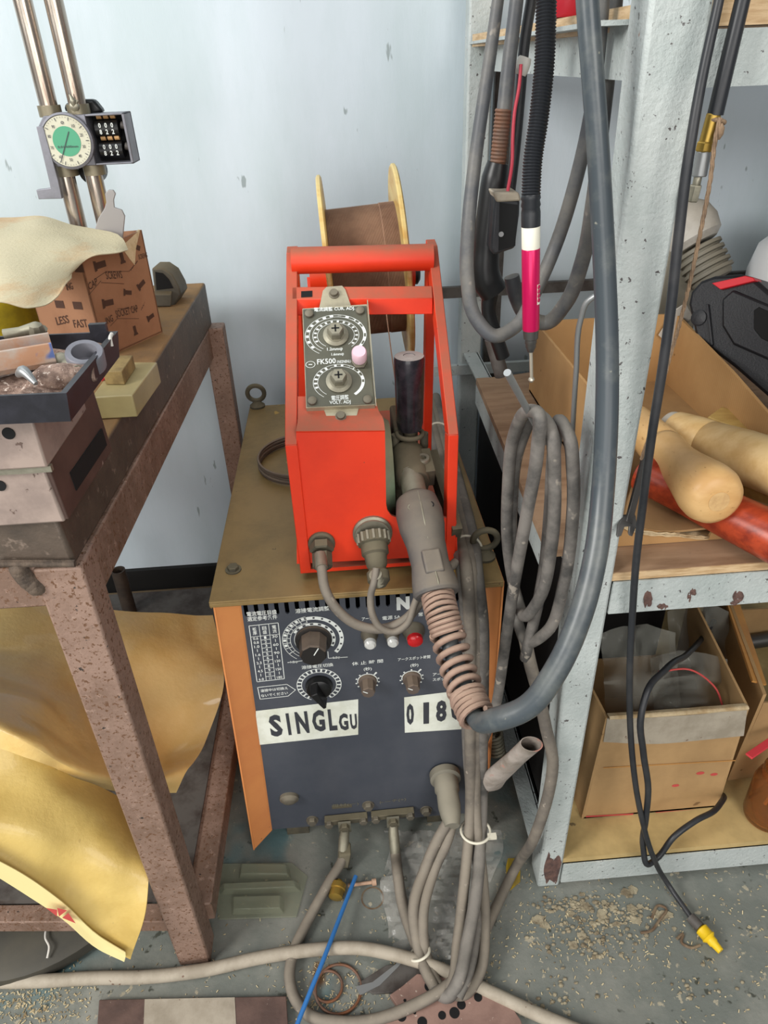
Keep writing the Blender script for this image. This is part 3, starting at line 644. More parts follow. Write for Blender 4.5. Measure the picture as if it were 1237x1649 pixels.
# steel block with step and slot
sb = thing('steel_block', 'bright-faced steel block holding up the black parts tray on the bench', 'steel block', (-.45, .66, ZS))
zf = .585; xq = PY(95, 812, zf).x; z1 = PY(84, 748, zf).z
u0 = MB(); zt_ = .955; xu = PY(56, 663, zf-.004).x
u0.box(-.62, PY(82, 742, zf).x, .575, .70, z1+.002, .962); up_ = u0.build('upper_jaw', 'block_steel', sb, bevel=.002)
l0 = MB().hexa([(-.62, .585, ZS), (xq, .585, ZS), (xq+.008, .70, ZS), (-.62, .70, ZS)], [(-.62, .585, z1), (xq-.004, .585, z1), (xq+.004, .70, z1), (-.62, .70, z1)])
lo_ = l0.build('lower_jaw', 'block_steel', sb, bevel=.002)
for p_, x, y in ((up_, 14, 698), (lo_, 0, 782)):
    c = PY(x, y, .5745 if p_ is up_ else .5845); MB().lathe(c, FN, [(.0055, 0), (.0055, .0006), (.001, .0006)], 20).build('screw_hole', 'void', p_)
c = PY(0, 747, .582); MB().box(-.62, PY(83, 746, .582).x, .578, .583, z1-.004, z1+.002).build('seam_strip', 'zinc', sb)
xs = PY(86, 748, zf).x
sd = MB(); xd = xq+.0035
sd.hexa([(xq-.006, .588, ZS+.001), (xq+.003, .588, ZS+.001), (xq+.009, .73, ZS+.001), (xq-.002, .73, ZS+.001)], [(xq-.010, .588, .955), (xq-.002, .588, .955), (xq+.005, .73, .955), (xq-.006, .73, .955)])
sp_ = sd.build('side_plate', 'block_steel_brown', sb, bevel=.001)
MB().hexa([(xq+.003, .62, ZS+.014), (xq+.0049, .62, ZS+.014), (xq+.0095, .718, ZS+.014), (xq+.0065, .718, ZS+.014)], [(xq+.002, .62, ZS+.034), (xq+.0041, .62, ZS+.034), (xq+.009, .718, ZS+.034), (xq+.006, .718, ZS+.034)]).build('slot', 'void', sp_)
# black tray with parts
zt0, zt1 = .963, .988
fr_, br_ = PZ(107, 633, zt1), PZ(190, 533, zt1)
bk = PZ(70, 533, zt1); xL = -.52
tr = MB(); oc = [V((xL, fr_.y+.012, 0)), V((fr_.x, fr_.y, 0)), V((br_.x, br_.y, 0)), V((xL, br_.y+.012, 0))]
ct = sum(oc, V())/4
def at(k, s_, z): p = ct+(oc[k]-ct)*s_; return V((p.x, p.y, z))
tr.hexa([at(k, .97, zt0) for k in range(4)], [at(k, .97, zt0+.003) for k in range(4)])
for k in range(4):
    j = (k+1) % 4; tr.hexa([at(k, .975, zt0), at(j, .975, zt0), at(j, .95, zt0), at(k, .95, zt0)], [at(k, 1, zt1), at(j, 1, zt1), at(j, .965, zt1), at(k, .965, zt1)])
pt = thing('parts_tray', 'shallow black plastic tray full of metal swarf on the steel block', 'tray', (ct.x, ct.y, zt0))
tr.build('tray_body', 'tray_black', pt)
c = at(2, 1, zt1)+V((-.018, .001, 0)); MB().box(c.x-.008, c.x+.008, c.y-.003, c.y+.003, zt1-.004, zt1+.008).build('clip', 'tray_black', pt)
c = at(2, .985, zt1)+V((.0, -.012, .0015)); MB().tube([c, c+V((.0005, -.01, -.002)), c+V((.001, -.012, -.008))], .0018, 8).build('white_chip', 'white_tape', pt)
sw_ = MB(); g = []
for j in range(15):
    v = j/14; r = []
    for i in range(22):
        u = i/21; p = at(0, .94, 0)*(1-u)*(1-v)+at(1, .94, 0)*u*(1-v)+at(2, .94, 0)*u*v+at(3, .94, 0)*(1-u)*v
        r.append(V((p.x, p.y, zt0+.005+.010*max(0, noise.noise(p*40)+.35))))
    g.append(r)
sw_.patch(g, 2, .001); swf = sw_.build('metal_swarf', 'shavings')
tag(swf, 'brownish metal swarf lying in the black parts tray', 'swarf', kind='stuff')
zz = zt0+.012
a, b = PZ(0, 572, zz+.018), PZ(84, 558, zz+.018)
ch = MB(); d = (b-a).normalized(); n_ = V((-d.y, d.x, 0)); a = a-d*.1
for o0, o1, h0, h1 in ((-.018, .018, .0, .004), (-.018, -.014, 0, .02), (.014, .018, 0, .02)):
    ch.hexa([a+n_*o0+V((0, 0, h0-.012)), b+n_*o0+V((0, 0, h0-.012)), b+n_*o1+V((0, 0, h0-.012)), a+n_*o1+V((0, 0, h0-.012))], [a+n_*o0+V((0, 0, h1-.012)), b+n_*o0+V((0, 0, h1-.012)), b+n_*o1+V((0, 0, h1-.012)), a+n_*o1+V((0, 0, h1-.012))])
cho = ch.build('channel_section', 'alu_rusty'); tag(cho, 'rusty aluminium channel piece with a blue label in the tray', 'metal channel')
l1 = b-d*.026; MB().hexa([l1-n_*.004+V((0, 0, -.0075)), b-n_*.004-d*.005+V((0, 0, -.0075)), b+n_*.008-d*.005+V((0, 0, -.0075)), l1+n_*.008+V((0, 0, -.0075))], [l1-n_*.004+V((0, 0, -.007)), b-n_*.004-d*.005+V((0, 0, -.007)), b+n_*.008-d*.005+V((0, 0, -.007)), l1+n_*.008+V((0, 0, -.007))]).build('label', 'blue_label', cho)
c = PZ(137, 572, zz+.012); rg = MB(); ax = V((.15, -.35, .9)).normalized()
rg.lathe(c-ax*.012, ax, [(.011, 0), (.0165, 0), (.0165, .015), (.0155, .0165), (.011, .0165), (.0105, .015), (.0105, .001)], 30); tag(rg.build('steel_ring', 'gauge_grey'), 'short grey steel tube ring lying in the tray', 'ring')
a, b = PZ(97, 582, zz), PZ(126, 602, zz+.004); tag(MB().lathe(a, b-a, [(.006, 0), (.009, .003), (.0095, .022), (.007, .03), (.007, (b-a).length)], 18).build('pipe_stub', 'zinc'), 'small pale pipe stub beside the grey ring', 'pipe stub')
a, b = PZ(45, 612, zz+.003), PZ(105, 606, zz+.002); tag(MB().lathe(a, b-a, [(.004, 0), (.015, .012), (.016, .03), (.009, .055), (.003, (b-a).length)], 16, .7).build('rough_lump', 'shavings'), 'rough pointed brown lump at the front of the tray', 'metal lump')
a, b = PZ(30, 603, zz+.012), PZ(58, 618, zz+.010); tag(MB().tube([a, a.lerp(b, .4)+V((0, 0, .006)), b], [.003, .005, .002], 10).build('metal_curl', 'steel_bright'), 'bright curl of cut metal near the tray front', 'metal curl')
a, b = PZ(8, 540, zt1+.006), PZ(58, 528, zt1+.010)
kk = MB().tube([a, a.lerp(b, .5), b], [.006, .0045, .006], 12); kk.lathe(b-V((0, 0, .01)), (.1, -.2, 1), [(.006, 0), (.008, .006), (.006, .014), (.003, .016)], 8); kk.lathe(PZ(66, 535, zt1), (.6, -.3, .6), [(.004, -.007), (.006, 0), (.004, .007)], 7)
tag(kk.build('casting_scrap', 'zinc'), 'whitish lumpy casting at the back of the tray', 'casting')
# resin block and wood scrap
zr = ZS+.03; rb = [PZ(147, 640, zr), PZ(213, 636, zr), PZ(253, 583, zr), PZ(188, 583, zr)]
tag(MB().hexa([V((p.x, p.y, ZS+.001)) for p in rb], rb).build('resin_block', 'resin', bevel=.0015), 'yellowish translucent resin slab overhanging the bench edge', 'resin block')
rw = [PZ(165, 598, zr+.018), PZ(196, 598, zr+.018), PZ(214, 572, zr+.018), PZ(190, 572, zr+.018)]
tag(MB().hexa([V((p.x, p.y, zr+.0005)) for p in rw], rw).build('wood_block', 'wood_scrap', bevel=.001), 'little wooden block on top of the resin slab', 'wood block')
c = PZ(163, 612, zr+.0015); tag(MB().tube([c, c+V((.006, .004, .001)), c+V((.012, .002, .001))], .002, 8).build('red_clip', 'red_plastic'), 'tiny red plastic bit on the resin slab', 'clip')
# screw carton
A = PZ(170, 577, ZS); B = PZ(262, 535, ZS); e = (B-A).normalized(); n_ = V((-e.y, e.x, 0)); A = A-n_*0; D = .12; hz = .152
sc_ = thing('screw_carton', 'open brown carton printed with screws standing on the bench', 'box', (A+B)/2+n_*D/2)
wl_ = (B-A).length; cb_ = MB()
def cq(u, v, z): p = A+e*u+n_*v; return V((p.x, p.y, ZS+z))
zt_l = PY(137, 415, A.y).z-ZS; zt_r = PY(232, 370, B.y).z-ZS
th = .0025
cb_.hexa([cq(0, 0, 0), cq(wl_, 0, 0), cq(wl_, th, 0), cq(0, th, 0)], [cq(0, 0, zt_l), cq(wl_, 0, zt_r), cq(wl_, th, zt_r), cq(0, th, zt_l)])
cb_.hexa([cq(0, 0, 0), cq(0, D, 0), cq(th, D, 0), cq(th, 0, 0)], [cq(0, 0, zt_l), cq(0, D, zt_l), cq(th, D, zt_l), cq(th, 0, zt_l)])
cb_.hexa([cq(wl_, 0, 0), cq(wl_, D, 0), cq(wl_-th, D, 0), cq(wl_-th, 0, 0)], [cq(wl_, 0, zt_r), cq(wl_, D, zt_l), cq(wl_-th, D, zt_l), cq(wl_-th, 0, zt_r)])
cb_.hexa([cq(0, D, 0), cq(wl_, D, 0), cq(wl_, D-th, 0), cq(0, D-th, 0)], [cq(0, D, zt_l), cq(wl_, D, zt_l), cq(wl_, D-th, zt_l), cq(0, D-th, zt_l)])
cb_.hexa([cq(0, 0, .001), cq(wl_, 0, .001), cq(wl_, D, .001), cq(0, D, .001)], [cq(0, 0, .003), cq(wl_, 0, .003), cq(wl_, D, .003), cq(0, D, .003)])
carton = cb_.build('carton_body', 'screw_card', sc_)
NF = -n_; ink = MB()
def cf(x, y, o=.0006): return PP(x, y, A+NF*o, NF)
UPb = V((0, 0, 1))
for s_, a, b, h, up in (('SCREWS', (172, 450), (198, 448), .011, (0, 0, 1)), ('SOCKET CAP', (188, 512), (223, 502), .011, (0, 0, 1)), ('SERIES', (211, 436), (222, 421), .007, (-.4, 0, .9)), ('SCREWS', (224, 418), (238, 414), .007, (0, 0, 1)), ('CAP', (144, 468), (158, 458), .010, (0, 0, 1)), ('ING', (172, 523), (183, 517), .010, (0, 0, 1)), ('SCREW', (228, 500), (234, 487), .007, (-.4, 0, .9))):
    ink.text(s_, cf(*a), cf(*b), V(up), h)
def screw_print(x, y, k=1.0, t=0):
    c = cf(x, y); a_ = e*math.cos(t)+UPb*math.sin(t); b_ = -e*math.sin(t)+UPb*math.cos(t)
    ink.quad(c-b_*.006*k-a_*.008*k, c+b_*.006*k-a_*.008*k, c+b_*.005*k-a_*.004*k, c-b_*.005*k-a_*.004*k).quad(c-b_*.0035*k-a_*.0045*k, c-b_*.0035*k+a_*.010*k, c+b_*.0035*k+a_*.010*k, c+b_*.0035*k-a_*.0045*k)
for x, y, k, t in ((160, 427, 1.25, 0), (173, 488, 1.2, -.1), (205, 471, .9, -.3), (227, 459, 1, .4), (218, 397, 1, -.5), (197, 416, .9, 1.6), (242, 511, .9, .2), (218, 533, .8, 1.6)): screw_print(x, y, k, t)
for a, b in (((143, 475), (163, 452)), ((163, 455), (200, 457)), ((152, 450), (170, 438)), ((170, 437), (208, 437)), ((208, 437), (222, 420)), ((189, 513), (224, 513)), ((189, 497), (222, 497)), ((178, 525), (190, 512))): ink.line(cf(*a), cf(*b), .0007, NF)
ink.build('screw_print', 'dark_ink', carton, smooth=False)
ink = MB(); NL = -e
def cg(x, y, o=.0006): return PP(x, y, A+NL*o, NL)
for s_, a, b, h in (('LESS', (92, 524), (112, 520), .012), ('FAST', (120, 528), (142, 527), .012), ('ING', (108, 468), (118, 466), .010)): ink.text(s_, cg(*a), cg(*b), UPb, h)
for x, y in ((95, 490), (124, 492), (126, 432)):
    c = cg(x, y); ink.quad(c-n_*.010-UPb*.005, c+n_*.008-UPb*.006, c+n_*.008+UPb*.005, c-n_*.010+UPb*.006)
ink.build('screw_print', 'dark_ink', carton, smooth=False)
tm = MB(); tm.prism([cq(wl_-.03, -.0008, zt_r-.045), cq(wl_*.62, -.0008, zt_l*.9+.012), cq(wl_*.68, -.0008, zt_r-.012), cq(wl_-.004, -.0008, zt_r+.001), cq(wl_-.02, -.0008, zt_r-.022)], n_*.004); tm.build('torn_edge', 'torn_card', carton)
# grey scraper standing in the carton
def gs(x, y): return PY(x, y, A.y+.075)
gsc = MB().prism([gs(*p) for p in ((152, 372), (158, 352), (168, 336), (171, 326), (169, 312), (174, 306), (182, 306), (186, 312), (183, 322), (184, 334), (196, 338), (201, 348), (196, 400), (190, 420), (150, 420))], (0, .004, 0))
tag(gsc.build('scraper', 'grey_scraper', bevel=.0008), 'flat grey scraper blade sticking up out of the screw carton', 'scraper')
# yellow bag and cream paper
def sackrow(*p): return [PY(x, y, Y) for x, y, Y in p]
yb = MB().lathe(PZ(20, 545, ZS)+V((-.03, .03, 0)), (0, 0, 1), [(.07, 0), (.085, .006), (.088, .06), (.08, .10), (.05, .122), (0, .128)], 30, .85)
tag(yb.build('yellow_bag', 'yellow_bag'), 'stuffed yellow bag under the cream paper on the bench', 'bag')
pa = MB().patch([sackrow((-60, 350, 1.16), (20, 349, 1.16), (62, 346, 1.15), (120, 362, 1.13), (198, 384, 1.09), (207, 402, 1.07)),
                 sackrow((-60, 372, 1.06), (15, 368, 1.08), (62, 366, 1.08), (115, 376, 1.08), (165, 392, 1.06), (190, 406, 1.035)),
                 sackrow((-60, 420, .97), (10, 408, .98), (60, 404, 1.0), (100, 402, 1.01), (132, 408, 1.01), (148, 412, 1.01)),
                 sackrow((-60, 468, .90), (5, 455, .90), (50, 456, .91), (88, 450, .94), (108, 446, .96), (122, 436, .985)),
                 sackrow((-60, 500, .87), (2, 486, .87), (45, 494, .87), (72, 490, .885), (90, 478, .905), (104, 458, .935))], 6, .0012, .0015, 12)
tag(pa.build('paper_sheet', 'paper_cream'), 'curled cream paper sheet draped over the yellow bag and carton', 'paper')
# cast iron angle block behind carton
ca = thing('v_block', 'dark cast iron block with an arched rib at the bench back', 'iron block', PZ(268, 490, ZS))
Yc = PZ(262, 492, ZS).y
arch = [(244, 432), (262, 432), (277, 442), (288, 462), (292, 475), (280, 494), (252, 496)]
MB().prism([PY(x, y, Yc) for x, y in arch], (.004, .05, 0)).build('body', 'cast_iron', ca, bevel=.003)
MB().prism([PY(x, y, Yc-.0015) for x, y in ((250, 438), (262, 440), (272, 450), (279, 464), (252, 467))], (0, .001, 0)).build('pocket', 'void', ca)
MB().hexa([PY(248, 494, Yc-.012), PY(276, 494, Yc-.012), PY(276, 492, Yc), PY(248, 492, Yc)], [PY(246, 474, Yc-.012), PY(276, 474, Yc-.012), PY(278, 468, Yc), PY(246, 468, Yc)]).build('ledge', 'cast_iron', ca, bevel=.002)
# height gauge
YG = 1.17
hg = thing('height_gauge', 'twin-column height gauge with a green dial standing on the bench', 'gauge', (PY(110, 228, YG).x, YG, ZS))
for x in (PY(61, 100, YG).x, PY(109, 100, YG).x):
    MB().cyl((x, YG, ZS), (x, YG, 1.75), .0122, 24).build('column', 'column_steel', hg)
xa, xb = PY(61, 100, YG).x, PY(109, 100, YG).x
MB().box(xa-.03, xb+.02, YG-.05, YG+.04, ZS, ZS+.04).build('base', 'gauge_grey', hg, bevel=.003)
yf = YG-.02; g0, g1 = PY(75, 186, yf), PY(217, 264, yf)
zt_, zb_ = PY(140, 184, yf).z, PY(140, 267, yf).z
hx0, hx1 = PY(66, 220, yf).x, PY(207, 220, yf).x
hd = MB(); xm = PY(144, 220, yf).x
hd.prism([(hx0, yf, zt_-.012), (hx0+.010, yf, zt_), (xm, yf, zt_), (xm, yf, zb_), (hx0+.012, yf, zb_), (hx0+.002, yf, zb_+.02)], (0, .042, 0))
wt = .0025; cz0, cz1 = zb_+wt, zt_-wt
hd.box(xm, hx1, yf, yf+.042, zt_-wt, zt_); hd.box(xm, hx1, yf, yf+.042, zb_, zb_+wt); hd.box(hx1-.004, hx1, yf, yf+.042, zb_, zt_); hd.box(xm, hx1, yf+.036, yf+.042, zb_, zt_)
head = hd.build('head', 'gauge_grey', hg, bevel=.001)
for x in (xa, xb):
    MB().cyl((x, YG, zt_-.002), (x, YG, zt_+.012), .0155).build('collar', 'ring_bronze', hg)
    MB().cyl((x+.003, YG, zb_-.014), (x+.003, YG, zb_+.002), .0155).build('collar', 'ring_bronze', hg)
dc = PY(110, 227, yf); dr = .0320
bz = MB().lathe(dc+V((0, .002, 0)), FN, [(dr+.0035, 0), (dr+.0035, .008), (dr+.001, .0095), (dr, .007), (dr, .005)], 44).build('bezel', 'gauge_grey', head)
df = MB().lathe(dc, FN, [(dr, .004), (dr, .0066), (0, .0067)], 44).build('dial_face', 'dial_cream', bz)
MB().lathe(dc+V((.0, 0, -.000)), FN, [(.0188, .0066), (.0188, .0071), (0, .0072)], 40).build('dial_centre', 'dial_green', df)
tk = MB(); o_ = dc+FN*.0076
for i in range(50):
    a = 2*math.pi*i/50; d = V((math.cos(a), 0, math.sin(a))); tk.line(o_+d*dr*(.82 if i % 5 == 0 else .9), o_+d*dr*.96, .0009 if i % 5 == 0 else .0004, FN)
tk.line(o_+V((.006, -.0003, .012)), o_+V((-.015, -.0003, -.026)), .0012, FN)
tk.text('0.01-600mm', o_+V((-.014, 0, -.008)), o_+V((.014, 0, -.008)), UPb, .003)
for i, t in enumerate(('0', '10', '20', '30', '40', '50', '60', '70', '80', '90')):
    a = math.pi/2-2*math.pi*i/10; p = o_+V((math.cos(a), 0, math.sin(a)))*dr*.72; tk.text(t, p+V((-.002, 0, -.002)), p+V((.002, 0, -.002)), UPb, .004)
tk.build('dial_marks', 'dark_print', df, smooth=False)
MB().box(xm+.001, hx1-.004, yf+.03, yf+.036, cz0, cz1).build('counter_backing', 'void', head)
for zc in (.30, .72):
    z0 = zt_-(zt_-zb_)*zc; x0c = xm+.010
    cw = MB().cyl((x0c-.002, yf+.016, z0), (x0c+.030, yf+.016, z0), .011, 20).build('counter_drum', 'black_plastic', head)
    dg_ = MB()
    for k in range(3):
        for t, dz in (('0', .0045), ('2' if k else '8', -.0035)): dg_.text(t, V((x0c+.004+k*.0085, yf+.0045, z0+dz-.003)), V((x0c+.0075+k*.0085, yf+.0045, z0+dz-.003)), UPb, .0062, .03)
    dg_.build('counter_digits', 'digit_white', cw, smooth=False)
    cg_ = MB()
    for k in range(3): cg_.cyl((x0c+.002+k*.0095, yf+.014, z0+.0155), (x0c+.0085+k*.0095, yf+.014, z0+.0155), .0036, 12)
    cg_.build('counter_gear', 'counter_tan', head)
    MB().cyl((x0c+.033, yf+.015, z0+.004), (x0c+.040, yf+.015, z0+.002), .005, 14).build('counter_pinion', 'rack_dark', head)
sa = [(58, 204), (69, 203), (94, 292), (100, 320), (62, 321), (58, 306), (81, 303), (79, 292)]
MB().prism([PY(x, y, yf-.008) for x, y in sa], (0, .009, 0)).build('scriber_arm', 'gauge_grey', hg, bevel=.0008)
c = PY(121, 171, yf); tl_ = MB().lathe(c, FN, [(.006, 0), (.006, .006), (.003, .008)], 16); tl_.tube([c+V((0, -.004, 0)), PY(117, 162, yf-.006), PY(112, 152, yf-.006)], [.004, .004, .0015], 10); tl_.tube([c+V((0, -.004, 0)), PY(125, 162, yf-.004)], [.003, .002], 10, smooth=False); tl_.build('clamp_lever', 'zinc', hg)
bw = MB().prism([PY(x, y, YG+.012) for x, y in ((103, 168), (120, 160), (150, 160), (166, 180), (150, 186), (103, 180))], (0, .02, 0)); bw.build('feed_wheel', 'black_plastic', hg, bevel=.004)
MB().cyl((xb-.01, YG+.024, zb_-.012), (xb-.01, YG+.05, zb_-.012), .018, 24).build('hand_wheel', 'black_plastic', hg)

# ================================================================== under the bench
sA = MB().patch([sackrow((-60, 950, 1.05), (60, 962, 1.08), (130, 975, 1.1), (200, 983, 1.12), (280, 988, 1.15), (343, 990, 1.17)),
                 sackrow((-60, 1010, .98), (60, 1025, .99), (140, 1040, 1.0), (220, 1045, 1.02), (290, 1050, 1.05), (358, 1062, 1.06)),
                 sackrow((-60, 1065, .87), (60, 1090, .88), (130, 1110, .90), (215, 1120, .94), (290, 1125, .96), (360, 1105, .99)),
                 sackrow((-60, 1110, .72), (60, 1150, .75), (120, 1185, .77), (210, 1200, .84), (270, 1210, .87), (332, 1190, .90)),
                 sackrow((-60, 1150, .67), (60, 1205, .67), (110, 1235, .69), (190, 1262, .735), (245, 1265, .77), (294, 1255, .80)),
                 sackrow((-60, 1185, .665), (60, 1228, .67), (110, 1250, .70), (185, 1276, .74), (240, 1278, .77), (284, 1277, .79))], 9, .002, .004, 9, 3)
tag(sA.build('plastic_sack', 'sack_gloss', angle=80), 'shiny yellow plastic sack folded over the bench lower shelf', 'sack')
sB = MB().patch([sackrow((-60, 1185, .685), (60, 1222, .69), (120, 1250, .70), (190, 1280, .715), (222, 1300, .72)),
                 sackrow((-60, 1250, .65), (60, 1272, .655), (120, 1292, .655), (190, 1320, .665), (236, 1345, .675)),
                 sackrow((-60, 1320, .60), (60, 1345, .605), (120, 1365, .61), (190, 1385, .61), (240, 1395, .615)),
                 sackrow((-60, 1360, .58), (50, 1408, .58), (110, 1445, .578), (180, 1478, .572), (236, 1455, .578)),
                 sackrow((-60, 1365, .575), (40, 1418, .572), (100, 1462, .566), (165, 1520, .556), (210, 1545, .55))], 8, .002, .002, 9, 5)
sk2 = sB.build('plastic_sack', 'sack_yellow', angle=80); tag(sk2, 'matt yellow plastic sack hanging down to the floor beside the bench leg', 'sack')
def hemrow(dy, o): return [PY(x, y+dy, Y-o) for x, y, Y in ((-60, 1358, .578), (40, 1410, .574), (100, 1453, .568), (160, 1508, .558), (202, 1534, .550))]
MB().patch([hemrow(0, .003), hemrow(8, .004), [PY(x, y, Y-.004) for x, y, Y in ((-60, 1378, .574), (40, 1440, .570), (100, 1480, .563), (160, 1530, .552), (200, 1549, .546))]], 6, .001).build('pale_hem', 'sack_inner', sk2)
rt = MB()
for q in (((74, 1462), (92, 1465), (92, 1476)), ((92, 1462), (108, 1466), (95, 1476)), ((110, 1470), (122, 1487), (100, 1478))): rt.add([PY(x, y, .556) for x, y in q], [(0, 1, 2)])
rt.build('red_print', 'red_ink', sk2, smooth=False)
dc = V((-.60, .80, 0)); tag(MB().lathe(dc, (0, 0, 1), [(.215, 0), (.225, .01), (.225, .03), (.215, .036), (.16, .042), (0, .044)], 56).build('rubber_disc', 'drum_dark'), 'dark round rubber disc lying on the floor under the bench', 'rubber disc')
a, b = PZ(75, 1490, .046), PZ(78, 1545, .042); tag(MB().tube([a, PZ(73, 1510, .046), PZ(79, 1525, .046), PZ(76, 1543, .04)], .0016, 8).build('string_scrap', 'white_tape'), 'thin pale scrap of string on the dark rubber disc', 'string')
c = PY(190, 918, 1.36); tag(MB().lathe((c.x, c.y, 0), (0, 0, 1), [(.016, 0), (.016, c.z), (.0125, c.z), (.0125, c.z-.05)], 24).build('upright_pipe', 'pipe_rust'), 'short rusty upright pipe behind the bench leg', 'pipe')
tag(MB().box(-1.4, -.215, 1.500, 1.540, .0005, .022).build('timber_batten', 'batten', bevel=.002), 'thin grey wooden batten lying on the floor along the wall', 'batten')

# ================================================================== floor pieces
tag(MB().hexa([PZ(150, 1649+90, .001), PZ(470, 1649+90, .001), PZ(461, 1606, .001), PZ(160, 1611, .001)], [PZ(150, 1649+90, .013), PZ(470, 1649+90, .013), PZ(461, 1604, .013), PZ(160, 1610, .013)]).build('steel_plate', 'steel_plate_rust', bevel=.001), 'rusty flat steel bar with grey tape on the floor in front', 'steel plate')
sp0 = bpy.data.objects['steel_plate']; MB().hexa([PZ(228, 1649+90, .0132), PZ(385, 1649+90, .0132), PZ(378, 1606, .0132), PZ(233, 1609, .0132)], [PZ(228, 1649+90, .0138), PZ(385, 1649+90, .0138), PZ(378, 1606, .0138), PZ(233, 1609, .0138)]).build('tape_band', 'tape_grey', sp0)
# brown drilled plate, black discs painting the dark of its holes
zq = .012
hp = MB(); outl = [(612, 1690), (622, 1640), (640, 1625), (628, 1608), (648, 1594), (672, 1574), (690, 1576), (720, 1580), (770, 1588), (806, 1600), (838, 1649), (850, 1690)]
tag(hp.prism([PZ(x, y, .001) for x, y in outl], (0, 0, zq)).build('drilled_plate', 'plate_brown', smooth=False, bevel=.001), 'brown steel plate with drilled holes lying on the floor in front', 'steel plate')
dp = bpy.data.objects['drilled_plate']
for x, y, r in ((692, 1588, .011), (687, 1612, .0095), (647, 1637, .0095), (712, 1635, .008), (732, 1631, .0105), (743, 1618, .009), (770, 1606, .0085), (652, 1611, .003), (668, 1631, .003), (680, 1646, .010), (640, 1622, .003)):
    r *= .72; c = PZ(x, y, .0132); MB().lathe(c, (0, 0, 1), [(r, 0), (r*.98, .0004), (0, .0004)], 24).build('hole', 'void', dp)
c = PZ(700, 1649, .0135)
# clear blister tray
btz = .006
bt = MB(); 
for q, z in ((((338, 1392), (352, 1482), (478, 1478), (496, 1412), (470, 1390)), .004),): bt.prism([PZ(x, y, .001) for x, y in q], (0, 0, .003))
for q in (((386, 1397), (384, 1416), (470, 1417), (467, 1398)), ((352, 1430), (355, 1442), (486, 1437), (484, 1424)), ((372, 1450), (373, 1474), (458, 1472), (459, 1448))):
    p = [PZ(x, y, .002) for x, y in q]; c = sum(p, V())/4; t_ = [c+(k-c)*.86+V((0, 0, .016)) for k in p]; bt.hexa(p, t_)
tag(bt.build('blister_tray', 'blister', bevel=.003), 'clear moulded plastic tray lying flat on the floor beside the bench leg', 'plastic tray')
# crumpled clear bag
rows = []
for j in range(7):
    v = j/6; r = []
    for i in range(7):
        u = i/6; x = 618+u*(190-30*v)+8*math.sin(j*1.7); y = 1335+v*210; z = .006+.03*math.sin(math.pi*min(1, u*1.05))*math.sin(math.pi*(.12+.86*v))*(.7+.5*noise.noise(V((u*4, v*4, 2))))
        r.append(PZ(x, y, max(.006, z)))
    rows.append(r)
tag(MB().patch(rows, 5, .0005, .008, 38, 8).build('clear_bag', 'poly_film', angle=12), 'crumpled clear plastic bag on the floor under the cable bundle', 'plastic bag')
# brass plug, washer stains, small strips
a, b = PZ(540, 1447, .014), PZ(546, 1418, .014); tag(MB().lathe(a, b-a, [(.008, 0), (.012, .002), (.012, .014), (.0145, .015), (.0145, .024), (.010, .026), (.006, .028), (.006, (b-a).length)], 20).build('brass_plug', 'brass'), 'small brass plug lying between the two earth cables', 'plug')
a, b = PZ(560, 1426, .006), PZ(606, 1420, .006); tag(MB().lathe(a, b-a, [(.003, 0), (.003, (b-a).length-.008), (.006, (b-a).length-.007), (.006, (b-a).length)], 14).build('rusty_bolt', 'rust_wire'), 'small rusty bolt on the floor beside the blue tube', 'bolt')
tag(MB().arcband(PZ(600, 1446, .0008), EX, V((0, 1, 0)), .017, .0195, 0, 360, 40).build('rust_ring', 'rust_mark'), 'faint brown rust ring stain on the floor', 'stain')
for k, (x, y, R) in enumerate(((545, 1592, .035), (528, 1588, .022))):
    c = PZ(x, y, .005); tag(MB().ring(c, (.05, .02, 1), R, .0022, 40).build('wire_ring', 'rust_spring'), ('large thin rusty wire ring on the floor', 'small rusty wire ring lying inside the larger ring')[k], 'ring')
ms = MB().prism([PZ(x, y, .003) for x, y in ((573, 1590), (600, 1583), (640, 1552), (648, 1540), (652, 1546), (640, 1560), (612, 1588), (580, 1604))], (0, 0, .003)); tag(ms.build('bright_strip', 'steel_bright'), 'bent bright metal strip on the floor before the dark plate', 'metal strip')
ms = MB().prism([PZ(x, y, .001) for x, y in ((576, 1585), (622, 1556), (672, 1552), (690, 1560), (640, 1600), (600, 1602))], (0, 0, .004)); tag(ms.build('dark_plate', 'rack_dark', bevel=.0008), 'small dark flat plate under the bright strip', 'metal plate')
tag(MB().tube(pathz((573, 1411, .018), (547, 1478, .027), (521, 1545, .036), (500, 1596, .034), (479, 1649, .03), (460, 1700, .03)), .0035, 14).build('blue_tube', 'blue_tube'), 'thin blue air tube lying over the floor cable', 'tube')
# dark curls of swarf on the floor
for k, (pts, lab) in enumerate(((((1050, 1478), (1062, 1458), (1072, 1462), (1062, 1482), (1046, 1500), (1032, 1502)), 'dark S-shaped swarf curl on the floor in the crumbs'), (((1090, 1512), (1100, 1504), (1098, 1518), (1112, 1526), (1128, 1522)), 'dark short swarf curl on the floor near the yellow nozzle'))):
    tag(MB().tube([PZ(x, y, .0025) for x, y in pts], .0022, 8).build('swarf_curl', 'rust_mark'), lab, 'swarf')
